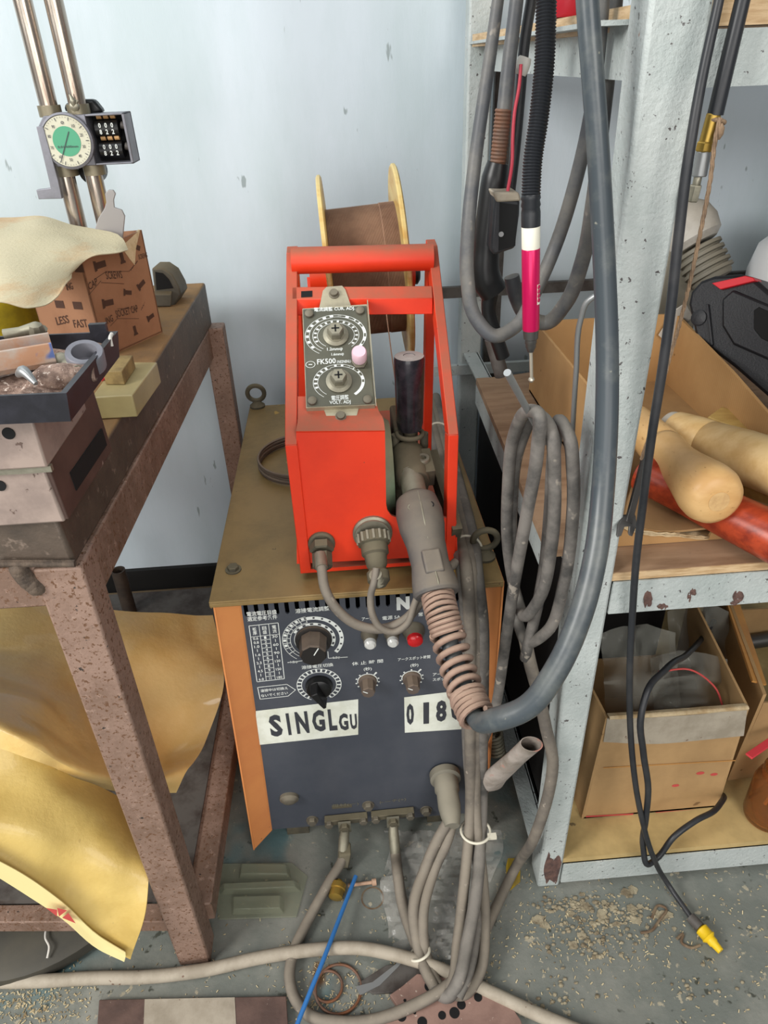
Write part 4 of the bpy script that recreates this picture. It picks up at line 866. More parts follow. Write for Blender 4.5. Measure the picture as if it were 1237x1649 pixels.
# loose crust and debris
cr = MB()
for k in range(26):      # flat scabs of dried crust
    x, y = random.gauss(955, 60), random.gauss(1478, 26); r = random.uniform(.004, .014); p = PZ(x, y, .0003)
    cr.prism([p+V((math.cos(a)*r*random.uniform(.5, 1.2), math.sin(a)*r*random.uniform(.4, .9), 0)) for a in [i*.57 for i in range(11)]], (0, 0, random.uniform(.0008, .002)))
for cx, cy, n, sx, sy in ((960, 1500, 120, 90, 50), (1010, 1480, 60, 60, 40), (920, 1455, 80, 70, 15), (900, 1600, 30, 40, 40), (1120, 1590, 20, 60, 40)):
    for i in range(n):
        p = PZ(random.gauss(cx, sx*.5), random.gauss(cy, sy*.5), .0005); s_ = random.uniform(.001, .0045)
        cr.lathe(p, (random.uniform(-.3, .3), random.uniform(-.3, .3), 1), [(s_, 0), (s_*.8, s_*.5), (s_*.2, s_*.8)], 6, random.uniform(.5, 1))
tag(cr.build('floor_crust', 'crust', smooth=False), 'loose grey crust crumbs on the floor in front of the rack', 'debris', kind='stuff')
cp = MB()
for i in range(1700):
    r = random.random()
    if r < .3: x, y = random.gauss(40, 60), random.gauss(1610, 28)
    elif r < .55: x, y = random.gauss(960, 110), random.gauss(1500, 45)
    elif r < .7: x, y = random.gauss(540, 60), random.gauss(1600, 35)
    else: x, y = random.uniform(0, 1237), random.uniform(1380, 1649)
    if y < 1400 or y > 1720: continue
    p = PZ(x, y, .0006); a = random.uniform(0, 6.3); l = random.uniform(.0006, .0028); w_ = random.uniform(.0003, .0009); d = V((math.cos(a), math.sin(a), random.uniform(-.1, .3)))*l; q = V((-math.sin(a), math.cos(a), 0))*w_
    cp.hexa([p-d-q, p+d-q, p+d+q, p-d+q], [p-d-q+V((0, 0, .0008)), p+d-q+V((0, 0, .0008)), p+d+q+V((0, 0, .0008)), p-d+q+V((0, 0, .0008))])
tag(cp.build('metal_chips', 'chips', smooth=False), 'scattered pale metal chips on the floor', 'chips', kind='stuff')

# ================================================================== STORAGE RACK (right)
ZB, ZL = .668, .076
rk = thing('storage_rack', 'grey painted steel storage rack with plywood shelves on the right', 'rack', (.6, 1.05, 0))
def post(xb, xt, wb_, wt_, y0, y1, z1, m='rack_paint', name='post'):
    return MB().hexa([(xb, y0, 0), (xb+wb_, y0, 0), (xb+wb_, y1, 0), (xb, y1, 0)], [(xt, y0, z1), (xt+wt_, y0, z1), (xt+wt_, y1, z1), (xt, y1, z1)]).build(name, m, rk, bevel=.004)
fpst = post(.272, .251, .038, .057, .660, .706, 1.75)
rb_ = MB(); rb_.patch([py(.6594, (884, 1372), (892, 1384), (899, 1378), (905, 1390)), py(.6588, (876, 1402), (886, 1398), (896, 1402), (902, 1400)), py(.6594, (880, 1424), (886, 1418), (895, 1424), (899, 1412))], 4, .0008, .0008, 120); rb_.build('burn_mark', 'rust_burn', fpst)
post(.258, .258, .045, .045, 1.475, 1.515, 1.75); post(1.05, 1.05, .045, .045, .66, .706, 1.75); post(1.05, 1.05, .045, .045, 1.475, 1.515, 1.75)
def rail(a, b, h, name='rail', m='rack_paint', t=.004, lip=.03):
    a, b = V(a), V(b); r = MB().bar(a-V((0, 0, h/2)), b-V((0, 0, h/2)), t, h)
    d = (b-a).normalized(); n_ = V((-d.y, d.x, 0)); 
    if lip: r.bar(a+n_*lip/2-V((0, 0, t/2)), b+n_*lip/2-V((0, 0, t/2)), lip, t)
    return r.build(name, m, rk)
fr1 = rail((.3105, .662, ZB-.012), (1.09, .662, ZB-.012), .05)
for x, y, w, h in ((1044, 966, 7, 15), (1068, 977, 9, 5), (1117, 955, 5, 8), (1111, 962, 3, 9), (1190, 961, 9, 11), (1183, 972, 6, 4)):
    MB().patch([py(.6595, (x-w*.5, y-h), (x, y-h*1.1), (x+w*.6, y-h*.9)), py(.6580, (x-w, y), (x, y), (x+w, y)), py(.6595, (x-w*.7, y+h), (x, y+h*1.05), (x+w*.4, y+h*.9))], 5, .0008, .0016, 160).build('burn_mark', 'rust_burn', fr1)
rail((.3105, .660, ZL-.011), (1.09, .660, ZL-.011), .052)
rail((.295, .706, ZB-.012), (.295, 1.475, ZB-.012), .05); rail((.295, .706, ZL-.011), (.295, 1.475, ZL-.011), .04)
rail((.3105, .662, 1.212), (1.09, .662, 1.212), .04); rail((.262, .706, 1.222), (.29, 1.475, 1.222), .044)
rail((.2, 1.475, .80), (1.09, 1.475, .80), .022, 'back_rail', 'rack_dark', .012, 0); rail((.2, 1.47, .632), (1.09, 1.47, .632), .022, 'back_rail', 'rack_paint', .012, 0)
p0, p1 = PZ(770, 615, ZB), PZ(815, 737, ZB)
sbd = MB().hexa([(.272, .664, ZB-.012), (1.05, .664, ZB-.012), (1.05, 1.46, ZB-.012), (.262, 1.30, ZB-.012)], [(.272, .664, ZB), (1.05, .664, ZB), (1.05, 1.46, ZB), (.262, 1.30, ZB)])
sbd = MB().hexa([(.306, .664, ZB-.012), (1.05, .664, ZB-.012), (1.05, 1.46, ZB-.012), (.306, 1.30, ZB-.012)], [(.306, .664, ZB), (1.05, .664, ZB), (1.05, 1.46, ZB), (.306, 1.30, ZB)])
sbd.hexa([(.245, .72, ZB-.012), (.306, .72, ZB-.012), (.306, 1.30, ZB-.012), (p0.x, 1.30, ZB-.012)], [(.245, .72, ZB), (.306, .72, ZB), (.306, 1.30, ZB), (p0.x, 1.30, ZB)])
sbo = sbd.build('shelf_board', 'shelf_ply', rk); MB().box(.306, 1.05, .6625, .6645, ZB-.0115, ZB-.0003).build('edge_band', 'ply_edge', sbo)
MB().box(.30, 1.05, .662, 1.47, ZL-.011, ZL).build('shelf_board', 'low_ply', rk)
MB().box(.262, 1.05, .664, 1.46, 1.214, 1.232).build('shelf_board', 'ply_edge', rk)
a, b = PX(770, 650, .27), PX(815, 800, .245)
MB().hexa([(.247, .74, .615), (.25, .74, .615), (p0.x+.004, 1.3, .615), (p0.x, 1.3, .615)], [(.247, .74, ZB-.013), (.25, .74, ZB-.013), (p0.x+.004, 1.3, ZB-.013), (p0.x, 1.3, ZB-.013)]).build('side_rail', 'rack_paint', rk)
MB().box(.31, 1.04, 1.44, 1.455, ZL+.002, .6).build('back_shade', 'shade_black', rk)  # dark sheet added for the shade at the back of the shelf
MB().box(.300, .306, .74, 1.44, .05, .60).build('side_shade', 'shade_black', rk)  # dark sheet added for the shade between machine and rack
MB().box(.318, .352, 1.52, 1.535, 0, 1.2).build('dark_upright', 'rack_dark', rk)
# red canister and things on the top shelf
c = PY(915, 28, .95); tag(MB().lathe((c.x, .95, 1.233), (0, 0, 1), [(.024, 0), (.026, .003), (.026, .05), (.02, .06), (.012, .062)], 28).build('red_canister', 'shelf_red'), 'red canister standing on the rack top shelf behind the hoses', 'canister')
tag(MB().box(.305, .365, 1.10, 1.16, 1.2325, 1.30).build('brown_box', 'rust_wire', bevel=.002), 'small brown box on the top shelf behind the left hoses', 'box')
tag(MB().box(.42, .60, .72, .90, 1.2325, 1.29).build('cream_carton', 'white_plastic', bevel=.003), 'pale carton on the top shelf right of the rack post', 'box')

# ---------------- open cardboard carton on the middle shelf
ct_ = thing('cardboard_carton', 'open torn cardboard carton holding wooden handles on the middle shelf', 'box', (.5, .95, ZB))
Z1 = ZB+.001; yF = PZ(994, 880, Z1).y; xL_, xR_ = .345, .60
cl = MB()
lw_ = [PX(844, 655, .345), PX(930, 692, .345), PX(928, 600, .345), PX(893, 560, .345), PX(866, 532, .345), PX(841, 528, .345)]
ly = [p.y for p in lw_]
cl.prism([(xL_, 1.22, Z1), (xL_, .80, Z1), (xL_, .80, .735), (xL_, .90, .80), (xL_, 1.04, .80), (xL_, 1.22, .80)], (.004, 0, 0))
cl.build('left_wall', 'cardboard', ct_)
rwp = [PX(x, y, .60) for x, y in ((1040, 668), (1062, 566), (1107, 533), (1170, 583), (1237, 650), (1262, 676), (1215, 690), (1190, 686))]
rw_ = MB(); y_f, y_b = 1.0, 1.38
rw_.prism([(.60, yF+.16, Z1), (.60, 1.22, Z1), (.60, 1.22, .80), (.60, 1.0, .775), (.60, yF+.16, .755)], (.005, 0, 0)); rw_.build('right_wall', 'cardboard', ct_)
bw_ = MB().prism([(xL_, 1.22, Z1), (.605, 1.22, Z1), (.605, 1.22, .80), (xL_, 1.22, .80)], (0, .004, 0)); bw_.build('back_wall', 'cardboard', ct_)
MB().box(xL_, .60, yF+.004, 1.22, Z1, Z1+.004).build('bottom', 'cardboard_old', ct_)
f0, f1, f2 = PY(994, 880, yF), PY(1150, 869, yF), PY(1192, 866, yF)
fw_ = MB().prism([V((.33, yF, Z1)), V((f2.x, yF, Z1)), PY(1190, 853, yF), PY(1172, 850, yF), PY(1150, 851, yF), PY(1142, 866, yF), PY(1080, 860, yF), PY(1005, 848, yF)], (0, .004, 0))
fwo = fw_.build('front_wall', 'cardboard', ct_)
te = MB().patch([[PY(x, y, yF-.001+dy) for x, y in ((1002, 846), (1020, 854), (1050, 860), (1080, 862), (1110, 866), (1142, 868))] if k else [PY(x, y, yF+.03) for x, y in ((1003, 840), (1022, 846), (1052, 850), (1085, 848), (1115, 845), (1146, 852))] for k, dy in ((0, 0), (1, -.003), (2, 0))], 5, .002, .002, 90)
te.build('torn_edge', 'torn_card', fwo)
fl = MB().patch([[PY(1002, 848, yF+.002), PY(1070, 858, yF+.002), PY(1145, 852, yF+.002)], [PY(1012, 800, yF+.08), PY(1070, 805, yF+.08), PY(1125, 800, yF+.08)], [PY(1022, 765, yF+.15), PY(1070, 762, yF+.15), PY(1112, 758, yF+.15)]], 5, .003)
fl.build('inner_flap', 'cardboard_old', ct_)
def turned(name, a, b, prof, m, label, cat, seg=32, cap=None):
    a, b = V(a), V(b); L = (b-a).length; o = MB().lathe(a, b-a, [(r, t*L) for r, t in prof], seg).build(name, m, angle=50)
    tag(o, label, cat)
    if cap: d = (b-a).normalized(); MB().lathe(a-d*.0006, d, [(cap, 0), (cap, .001)], 24).build('end_disc', 'end_grain', o)
    return o
# turned wooden handles: axis from the near end
h1a, h1b = PY(1158, 808, .675), PY(1022, 680, .93)
turned('wooden_tool', h1a, h1b, [(.012, 0), (.025, .003), (.033, .03), (.0365, .075), (.0365, .13), (.033, .22), (.0285, .33), (.0262, .42), (.0265, .50), (.0285, .57), (.0282, .60), (.0272, .604), (.0272, .615), (.0282, .62), (.0275, .78), (.026, 1)], 'beech', 'turned beech handle with a bulbous round end lying nearest in the torn carton', 'tool handle', 40, .0125)
h2a, h2b = PY(1078, 692, .92), PY(1290, 768, .72)
turned('wooden_tool', h2a, h2b, [(.024, 0), (.027, .006), (.028, .05), (.0284, .055), (.0302, .06), (.0325, .22), (.0322, .33), (.0312, .335), (.0322, .34), (.0355, .6), (.036, 1)], 'beech_pale', 'pale thick wooden handle with an offwhite band lying across the carton', 'tool handle', 40)
o = bpy.data.objects['wooden_tool.001']; d = (h2b-h2a).normalized()
MB().lathe(h2a-d*.001, d, [(.025, 0), (.0277, .002), (.0289, .016), (.0289, .0165)], 36).build('end_band', 'offwhite_plastic', o)
turned('wooden_tool', PY(1110, 742, .885), PY(1290, 800, .725), [(.02, 0), (.0225, .02), (.0225, 1)], 'yellow_wood', 'dull yellow wooden handle under the pale thick one', 'tool handle')
turned('wooden_tool', PY(1030, 758, .81), PY(1300, 892, .632), [(.015, 0), (.025, .02), (.0265, .1), (.0265, .3), (.029, .6), (.031, 1)], 'red_wood', 'glossy red-brown wooden handle at the bottom of the carton', 'tool handle')
MB_ = MB().bar(PY(1150, 668, .98), PY(1290, 722, .88), .05, .012); tag(MB_.build('wooden_lath', 'yellow_wood', bevel=.001), 'flat pale wood slat lying behind the pale thick handle', 'wood slat')
# spanner
s0, s1 = PY(1042, 725, .72), PY(1012, 842, .655)
sp_ = MB().bar(s0, s1, .009, .004, (.2, -1, .3)); d = (s1-s0).normalized(); n_ = V((1, 0, 0))
sp_.prism([s1-d*.008-n_*.007, s1+d*.004-n_*.011, s1+d*.018-n_*.009, s1+d*.016-n_*.004, s1+d*.005-n_*.003, s1+d*.005+n_*.003, s1+d*.016+n_*.004, s1+d*.018+n_*.009, s1+d*.004+n_*.011, s1-d*.008+n_*.007], (0, .004, .001))
tag(sp_.build('spanner', 'steel_dark', bevel=.0006), 'old open-ended spanner hanging by the rope end beside the post', 'spanner')
# black tool case leaning behind the carton
cs = thing('tool_case', 'black moulded tool case with a red latch leaning behind the carton', 'case', (.72, 1.2, ZB))
n0 = V((-.78, -.55, .30)).normalized(); pc0 = PY(1175, 530, 1.10)
def cp_(x, y, o=0): return PP(x, y, pc0+n0*o, n0)
cpoly = [(1108, 490), (1112, 470), (1128, 452), (1150, 444), (1192, 441), (1212, 446), (1240, 470), (1330, 520), (1330, 715), (1237, 640), (1180, 590), (1120, 545)]
MB().prism([cp_(*p) for p in cpoly], -n0*.07).build('case_shell', 'case_black', cs, bevel=.006)
MB().prism([cp_(*p, .006) for p in ((1162, 482), (1180, 466), (1237, 490), (1300, 520), (1300, 600), (1237, 580), (1180, 555), (1162, 525))], -n0*.008).build('raised_panel', 'case_black', cs, bevel=.005)
MB().prism([cp_(*p, .0072) for p in ((1214, 500), (1222, 494), (1290, 525), (1290, 575), (1226, 545), (1214, 530))], -n0*.002).build('recess', 'void', cs, bevel=.001)
MB().bar(cp_(1140, 490, .003), cp_(1147, 556, .003), .004, .006, n0).build('rib', 'case_black', cs, bevel=.001)
MB().lathe(cp_(1127, 512, -.002), n0, [(.013, 0), (.013, .005), (.010, .006)], 24).build('stud', 'case_black', cs)
lt_ = MB().prism([cp_(*p, .009) for p in ((1146, 456), (1200, 444), (1213, 447), (1216, 452), (1160, 466))], -n0*.03)
lat = lt_.build('latch', 'latch_red', cs, bevel=.001)
# white barrel, ribbed coupling
c = PY(1255, 520, 1.30); tag(MB().lathe((c.x+.03, 1.30, ZB+.001), (0, 0, 1), [(.09, 0), (.105, .01), (.105, .17), (.095, .215), (.06, .25), (.03, .262), (0, .264)], 40).build('white_drum', 'white_plastic'), 'rounded white plastic drum behind the black tool case', 'drum')
mk = thing('ribbed_coupling', 'offwhite dome with a ribbed grey neck behind the rope on the shelf', 'coupling', PZ(1120, 470, ZB))
ca_, cb2 = PY(1105, 365, 1.36), PY(1150, 455, 1.30); d = (cb2-ca_).normalized()
MB().lathe(ca_-d*.045, d, [(0, 0), (.03, .004), (.05, .025), (.056, .05), (.052, .075), (.04, .085)], 36).build('dome', 'offwhite_plastic', mk)
rp = [(.03, 0)]
for i in range(5): rp += [(.043, .003+i*.012), (.043, .009+i*.012), (.037, .010+i*.012), (.037, .014+i*.012)]
rp += [(.034, .068)]
MB().lathe(ca_+d*.045, d, rp, 36).build('ribbed_neck', 'ribbed_grey', mk)
MB().box(ca_.x-.04, ca_.x+.04, 1.33, 1.39, ZB, ca_.z-.03).build('stand', 'ribbed_grey', mk, bevel=.004)
# bent silver rod and bevelled tool blade
tag(MB().tube([PY(990, 470, .70), PY(965, 474, .705), PY(946, 486, .71), PY(936, 512, .715), PY(928, 600, .72), PY(922, 700, .725)], .0030, 12).build('bent_rod', 'steel_bright'), 'bent silver rod hooked beside the grey post', 'rod')
bp2 = MB().prism([PY(x, y, 1.212) for x, y in ((1060, 540), (1086, 500), (1104, 488), (1116, 508), (1100, 536), (1086, 562))], (.002, .004, 0)); tag(bp2.build('trowel_blade', 'offwhite_plastic', bevel=.001), 'greyish pointed trowel blade sticking out of the carton', 'trowel')

# ---------------- lower shelf
ZLs = ZL+.001
lb_ = thing('cardboard_box', 'open brown cardboard box full of clear bags on the lower shelf', 'box', (.48, .87, ZLs))
q0, q1 = PZ(940, 1318, ZLs), PZ(1155, 1303, ZLs); yb_ = q0.y; t0, t1 = PY(980, 1156, yb_), PY(1203, 1140, yb_)
dpt = V((.02, .26, 0))
def wall_(p, q, tp, tq, name, m, n_): return MB().hexa([p, q, q+n_, p+n_], [tp, tq, tq+n_, tp+n_]).build(name, m, lb_)
q0 = V((q0.x, yb_, ZLs)); q1 = V((q1.x, yb_, ZLs))
fwl = wall_(q0, q1, t0, t1, 'front_wall', 'cardboard_old', V((0, .004, 0)))
wall_(q0+V((-.004, .0, 0)), q0+dpt+V((-.03, 0, 0)), t0+V((-.004, 0, -.0)), t0+dpt+V((-.03, 0, -.02)), 'left_wall', 'cardboard_old', V((.004, 0, 0)))
bx1 = PY(1150, 1003, .99)
wall_(q1, q1+dpt, t1, t1+dpt+V((0, 0, .02)), 'right_wall', 'cardboard_old', V((.004, 0, 0)))
wall_(q0+dpt, q1+dpt, q0.lerp(t0, .45)+dpt, q1.lerp(t1, .45)+dpt, 'back_wall', 'cardboard_old', V((0, .004, 0)))
MB().hexa([q0, q1, q1+dpt, q0+dpt], [p+V((0, 0, .004)) for p in (q0, q1, q1+dpt, q0+dpt)]).build('bottom', 'cardboard_old', lb_)
MB().patch([[PY(x, y, yb_-.0015) for x, y in ((978, 1157), (1060, 1155), (1130, 1150), (1204, 1140))], [PY(x, y, yb_-.0022) for x, y in ((972, 1195), (1060, 1198), (1130, 1192), (1198, 1185))]], 4, .0008).build('tape', 'tape_grey', fwl)
bm_ = MB().line(PY(944, 1315, yb_-.0006), PY(1020, 1311, yb_-.0006), .004, FN).line(PY(1056, 1309, yb_-.0006), PY(1150, 1302, yb_-.0006), .004, FN)
bm_.build('red_stripe', 'red_ink', fwl, smooth=False)
sm = MB()
for x, y, w, h in ((1128, 1245, 10, 4), (1150, 1247, 9, 5), (1088, 1265, 9, 5)): sm.lathe(PY(x, y, yb_-.0003), FN, [(w*.0007, 0), (w*.0007, .0003), (0, .0003)], 16, .55)
sm.build('red_stamp', 'red_ink', fwl)
rim = MB().patch([[t0+V((0, .002, -.003)), t0.lerp(t1, .5)+V((0, .002, -.004)), t1+V((0, .002, -.003))], [t0+V((.0, -.003, .003)), t0.lerp(t1, .5)+V((0, -.003, .002)), t1+V((0, -.003, .003))], [t0+V((0, .006, .0)), t0.lerp(t1, .5)+V((0, .006, -.001)), t1+V((0, .006, .001))]], 5, .002, .001, 80); rim.build('worn_rim', 'torn_card', fwl)
MB().hexa([PY(972, 1236, yb_-.0012), PY(1185, 1224, yb_-.0012), PY(1185, 1225.5, yb_-.0012), PY(972, 1237.5, yb_-.0012)], [PY(972, 1236, yb_-.0006), PY(1185, 1224, yb_-.0006), PY(1185, 1225.5, yb_-.0006), PY(972, 1237.5, yb_-.0006)]).build('slit', 'cardboard_orange', fwl)
gb = (('clear_bag', 'poly_film_dull', (962, 1020), (1095, 1150), .80, 'dull clear plastic bag bulging from the left of the cardboard box'), ('clear_bag', 'poly_film_dull', (1040, 1062), (1180, 1150), .79, 'zip bag with a pink seal standing in the cardboard box'), ('clear_bag', 'poly_film_dull', (1070, 985), (1180, 1110), .93, 'tall clear plastic bag at the back right of the cardboard box'))
for nm, mt, a, b, Yb, lab in gb:
    rows = []
    for j in range(6):
        v = j/5; r = []
        for i in range(6):
            u = i/5; s_ = math.sin(math.pi*u)
            r.append(PY(a[0]+(b[0]-a[0])*(u*.9+.05*v+.05), a[1]+(b[1]-a[1])*v-14*s_*(1-v), Yb+.05*(1-v)-.035*s_*v+.04*noise.noise(V((u*4, v*4, a[0])))))
        rows.append(r)
    o = MB().patch(rows, 5, .0006, .0028, 20, a[0]).build(nm, mt, angle=30); tag(o, lab, 'plastic bag')
z_ = bpy.data.objects.get('clear_bag.002')
MB().tube([PY(1060, 1082, .80), PY(1110, 1078, .79), PY(1150, 1105, .775), PY(1166, 1143, .765)], .0016, 8).build('pink_seal', 'red_ink', z_)
tag(MB().box(.335, .62, 1.06, 1.40, ZLs, .40).build('shelf_blackout', 'shade_black', bevel=.006), 'added crate in the dark behind the box of clear bags', 'blackout')  # black block added to darken the lit shelf floor behind the box
b2 = thing('cardboard_box', 'second cardboard box with a flap coloured as if orange-lit right of the bag box', 'box', (.80, .9, ZLs))
gl = MB(); w0, w1 = V((.645, .78, ZLs)), V((.735, 1.12, ZLs)); zt2 = .30
gl.hexa([w0, w1, w1+V((.005, 0, 0)), w0+V((.005, 0, 0))], [w0+V((.01, 0, .22)), w1+V((0, 0, .225)), w1+V((.006, 0, .225)), w0+V((.016, 0, .22))]); gl.build('left_wall', 'cardboard_old', b2)
MB().hexa([w0+V((.004, 0, 0)), V((.95, .80, ZLs)), V((.95, .804, ZLs)), w0+V((.004, .004, 0))], [w0+V((.016, 0, .2)), V((.95, .80, .2)), V((.95, .804, .2)), w0+V((.016, .004, .2))]).build('front_wall', 'cardboard_old', b2)
MB().hexa([w1, V((.95, 1.12, ZLs)), V((.95, 1.124, ZLs)), w1+V((0, .004, 0))], [w1+V((0, 0, .1)), V((.95, 1.12, .17)), V((.95, 1.124, .17)), w1+V((0, .004, .1))]).build('back_wall', 'cardboard_old', b2)
MB().patch([[w0+V((.008, .03, .222)), w1+V((-.002, 0, .226))], [w0+V((.035, .03, .21)), w1+V((.03, 0, .215))]], 6, .004).build('flap', 'cardboard_orange', b2)  # the lit orange look is put into the flap colour
jr = thing('glass_jar', 'amber stained glass jar of dark oil on the lower shelf right edge', 'jar', (.665, .705, ZLs))
jc = PZ(1243, 1330, ZLs); jc = V((jc.x+.0, jc.y+.02, ZLs))
MB().lathe(jc, (0, 0, 1), [(.028, 0), (.036, .002), (.038, .01), (.038, .085), (.034, .1), (.03, .104), (.03, .12), (.0275, .12), (.0275, .103), (.0335, .085), (.0345, .012), (.03, .006), (0, .006)], 36).build('glass', 'amber_glass', jr)
MB().lathe(jc+V((0, 0, .0065)), (0, 0, 1), [(.03, 0), (.0335, .006), (.0335, .026), (0, .0262)], 32).build('oil', 'oil', jr)
tag(MB().tube([jc+V((-.01, 0, .034)), jc+V((.0, 0, .075)), jc+V((.012, .002, .112)), jc+V((.03, .004, .15))], .003, 10).build('straw', 'white_tie'), 'pale stick standing in the oil jar', 'stick')
tag(MB().bar(PY(1206, 1218, .72), PY(1310, 1147, .80), .012, .004).build('red_strip', 'red_plastic', bevel=.0006), 'flat red plastic strip above the oil jar', 'strip')
tag(MB().cyl(PY(1200, 1035, 1.1), PY(1300, 1020, 1.1), .016).build('steel_tube', 'steel_dark'), 'dark steel tube end inside the far right box', 'tube')
tag(MB().hexa([PZ(815, 1395, .001), PZ(838, 1395, .001), PZ(838, 1420, .001), PZ(815, 1440, .001)], [PZ(818, 1382, .004), PZ(838, 1382, .004), PZ(838, 1420, .003), PZ(818, 1435, .003)]).build('yellow_scrap', 'yellow_paint'), 'flake of yellow paint on the floor against the post', 'paint flake')
# grimy torn tube by the machine
gt = MB(); a, b = PY(785, 1262, .74), PY(856, 1198, .655)
gt.lathe(a, b-a, [(.004, -.018), (.019, -.004), (.024, .014), (.020, .045), (.0165, (b-a).length*.72), (.017, (b-a).length), (.0155, (b-a).length), (.015, (b-a).length*.75), (.013, .02)], 24, .62); tag(gt.build('grimy_nozzle', 'bag_grey_dirty'), 'grimy grey crumpled plastic nozzle sticking out right of the machine', 'nozzle')
sps = MB(); helix(sps, [PY(795, 1178, .80), PY(800, 1215, .79)], .013, .003, .007); tag(sps.build('coil_spring', 'zinc'), 'small pale wire spring behind the thick torch cable', 'spring')

# ================================================================== CABLES
# torch connector, spring and thick cable
tcb = thing('torch_cable', 'thick grey welding torch cable with a strain spring sweeping up past the post', 'torch cable', PY(690, 900, .72))
ha, hm, hb_ = PY(661, 762, .845), PY(680, 850, .765), PY(704, 958, .69)
MB().tube([ha, ha.lerp(hm, .6)], .0165, 22, smooth=False).build('connector_barrel', 'zinc', tcb)
hp_ = [ha.lerp(hm, .42), ha.lerp(hm, .52), ha.lerp(hm, .75), hm, hm.lerp(hb_, .25), hm.lerp(hb_, .55), hm.lerp(hb_, .8), hm.lerp(hb_, .96), hb_]
hnd = MB().tube(hp_, [.017, .0275, .031, .030, .0255, .0245, .0285, .030, .0275], 26, sub=5).build('plug_handle', 'torch_handle', tcb, angle=50)
dh = (hb_-ha).normalized(); nh = V((0, -.35, .9)); nh = (nh-dh*nh.dot(dh)).normalized()
MB().tube([p+nh*r for p, r in zip(hp_[1:], (.0268, .0302, .0292, .0247, .0237, .0277, .0292, .0268))], .0011, 8).build('mould_seam', 'zinc', hnd)
pq = hm.lerp(hb_, .62); sdv = dh.cross(nh)
MB().hexa([pq+sdv*i*.013+dh*j*.017+nh*.020 for i, j in ((-1, -1), (1, -1), (1, 1), (-1, 1))], [pq+sdv*i*.011+dh*j*.015+nh*.0285 for i, j in ((-1, -1), (1, -1), (1, 1), (-1, 1))]).build('thumb_pad', 'torch_handle', hnd, bevel=.002)
for i in (-1, 1):
    p = hm.lerp(ha, .22)+sdv*i*.013+nh*.0265; MB().lathe(p, nh, [(.0045, -.001), (.0045, .0006), (.003, .0006), (.003, -.001)], 14).build('screw_recess', 'zinc' if i > 0 else 'void', hnd)
spine = [PY(704, 955, .692), PY(720, 1020, .645), PY(740, 1085, .60), PY(760, 1140, .555), PY(768, 1158, .54)]
s_ = MB(); helix(s_, spine[1:4], .0186, .0040, .0145, 10, 18)
helix(s_, [PY(702, 945, .70), PY(711, 985, .665), PY(722, 1024, .642)], .0186, .0030, .0058, 8, 16); helix(s_, [PY(750, 1112, .576), PY(760, 1138, .556), PY(770, 1158, .54)], .0186, .0034, .0066, 8, 16)
s_.build('strain_spring', 'spring_dusty', tcb)
cpth = spine+path((800, 1158, .515), (850, 1138, .505), (895, 1080, .51), (935, 990, .53), (960, 890, .56), (971, 790, .59), (977, 680, .612), (978, 560, .628), (974, 440, .636), (968, 320, .640), (962, 220, .643), (954, 110, .648), (946, 0, .655), (936, -120, .66))
MB().tube(cpth, [.0105]*2+[.0112]*3+[.0128, .0128, .0125, .0122, .0119, .0115, .0112, .0106, .0101, .0096, .0092, .0090, .0088, .0087], 22, sub=7).build('cable', 'torch_rubber', tcb)
# machine-side control lead with gland
gl_ = thing('gland_lead', 'grey lead leaving the left brass-look gland of the red feeder', 'cable', PY(516, 880, .79))
c = PY(518, 874, .802); dgl = V((0, -.78, -.62)).normalized(); g2 = MB().lathe(c, FN, [(.0185, 0), (.0185, .004), (.016, .006)], 22).hexnut(c+FN*.004, (0, -.9, -.42), .0165, .012).hexnut(c+V((0, -.016, -.006)), dgl, .0135, .022); g2.build('gland', 'cast_dusty', gl_, angle=25)
gp = path((516, 893, .778), (518, 915, .755), (524, 950, .735), (545, 984, .722), (580, 1008, .718), (620, 1012, .718), (655, 996, .722), (678, 968, .73), (700, 935, .745), (735, 905, .77))
MB().tube(gp, .0066, 16).build('lead', 'cable_dusty', gl_); MB().tube(gp[:2], .0082, 14, smooth=False).build('sleeve', 'zinc', gl_)
pl = thing('round_plug_lead', 'grey lead with a round ribbed plug in the middle of the red feeder', 'cable', PY(600, 860, .79))
c = PY(600, 857, .802); dpl = V((.05, -.82, -.57)).normalized()
MB().lathe(c, FN, [(.027, 0), (.027, .004), (.024, .006), (.024, .009)], 30).build('flange', 'zinc', pl)
MB().lathe(c+FN*.006, dpl, [(.0215, 0), (.0215, .014), (.0185, .016), (.0185, .028), (.0155, .031), (.014, .044), (.011, .050), (.015, .054), (.015, .066), (.010, .072), (.0085, .074)], 26).build('plug_body', 'cast_dusty', pl)
kn = MB()
for i in range(16):
    a = 2*math.pi*i/16; u = dpl.cross(V((1, 0, 0))).normalized(); w = dpl.cross(u); kn.bar(c+FN*.006+(u*math.cos(a)+w*math.sin(a))*.0215, c+FN*.006+dpl*.013+(u*math.cos(a)+w*math.sin(a))*.0215, .003, .003, u)
kn.build('grip_ribs', 'zinc', pl)
pp_ = path((606, 915, .735), (603, 935, .725), (597, 960, .72), (600, 990, .712), (612, 1010, .708), (634, 1018, .708), (655, 1006, .712), (667, 975, .722), (682, 940, .735), (715, 908, .762))
MB().tube(pp_, .0047, 14).build('lead', 'cable_dusty', pl)
corr_ = MB(); corr(corr_, [c+FN*.006+dpl*.07, pp_[0].lerp(pp_[1], .5)], .0062, .0085, .007, 14); corr_.build('strain_relief', 'zinc', pl)
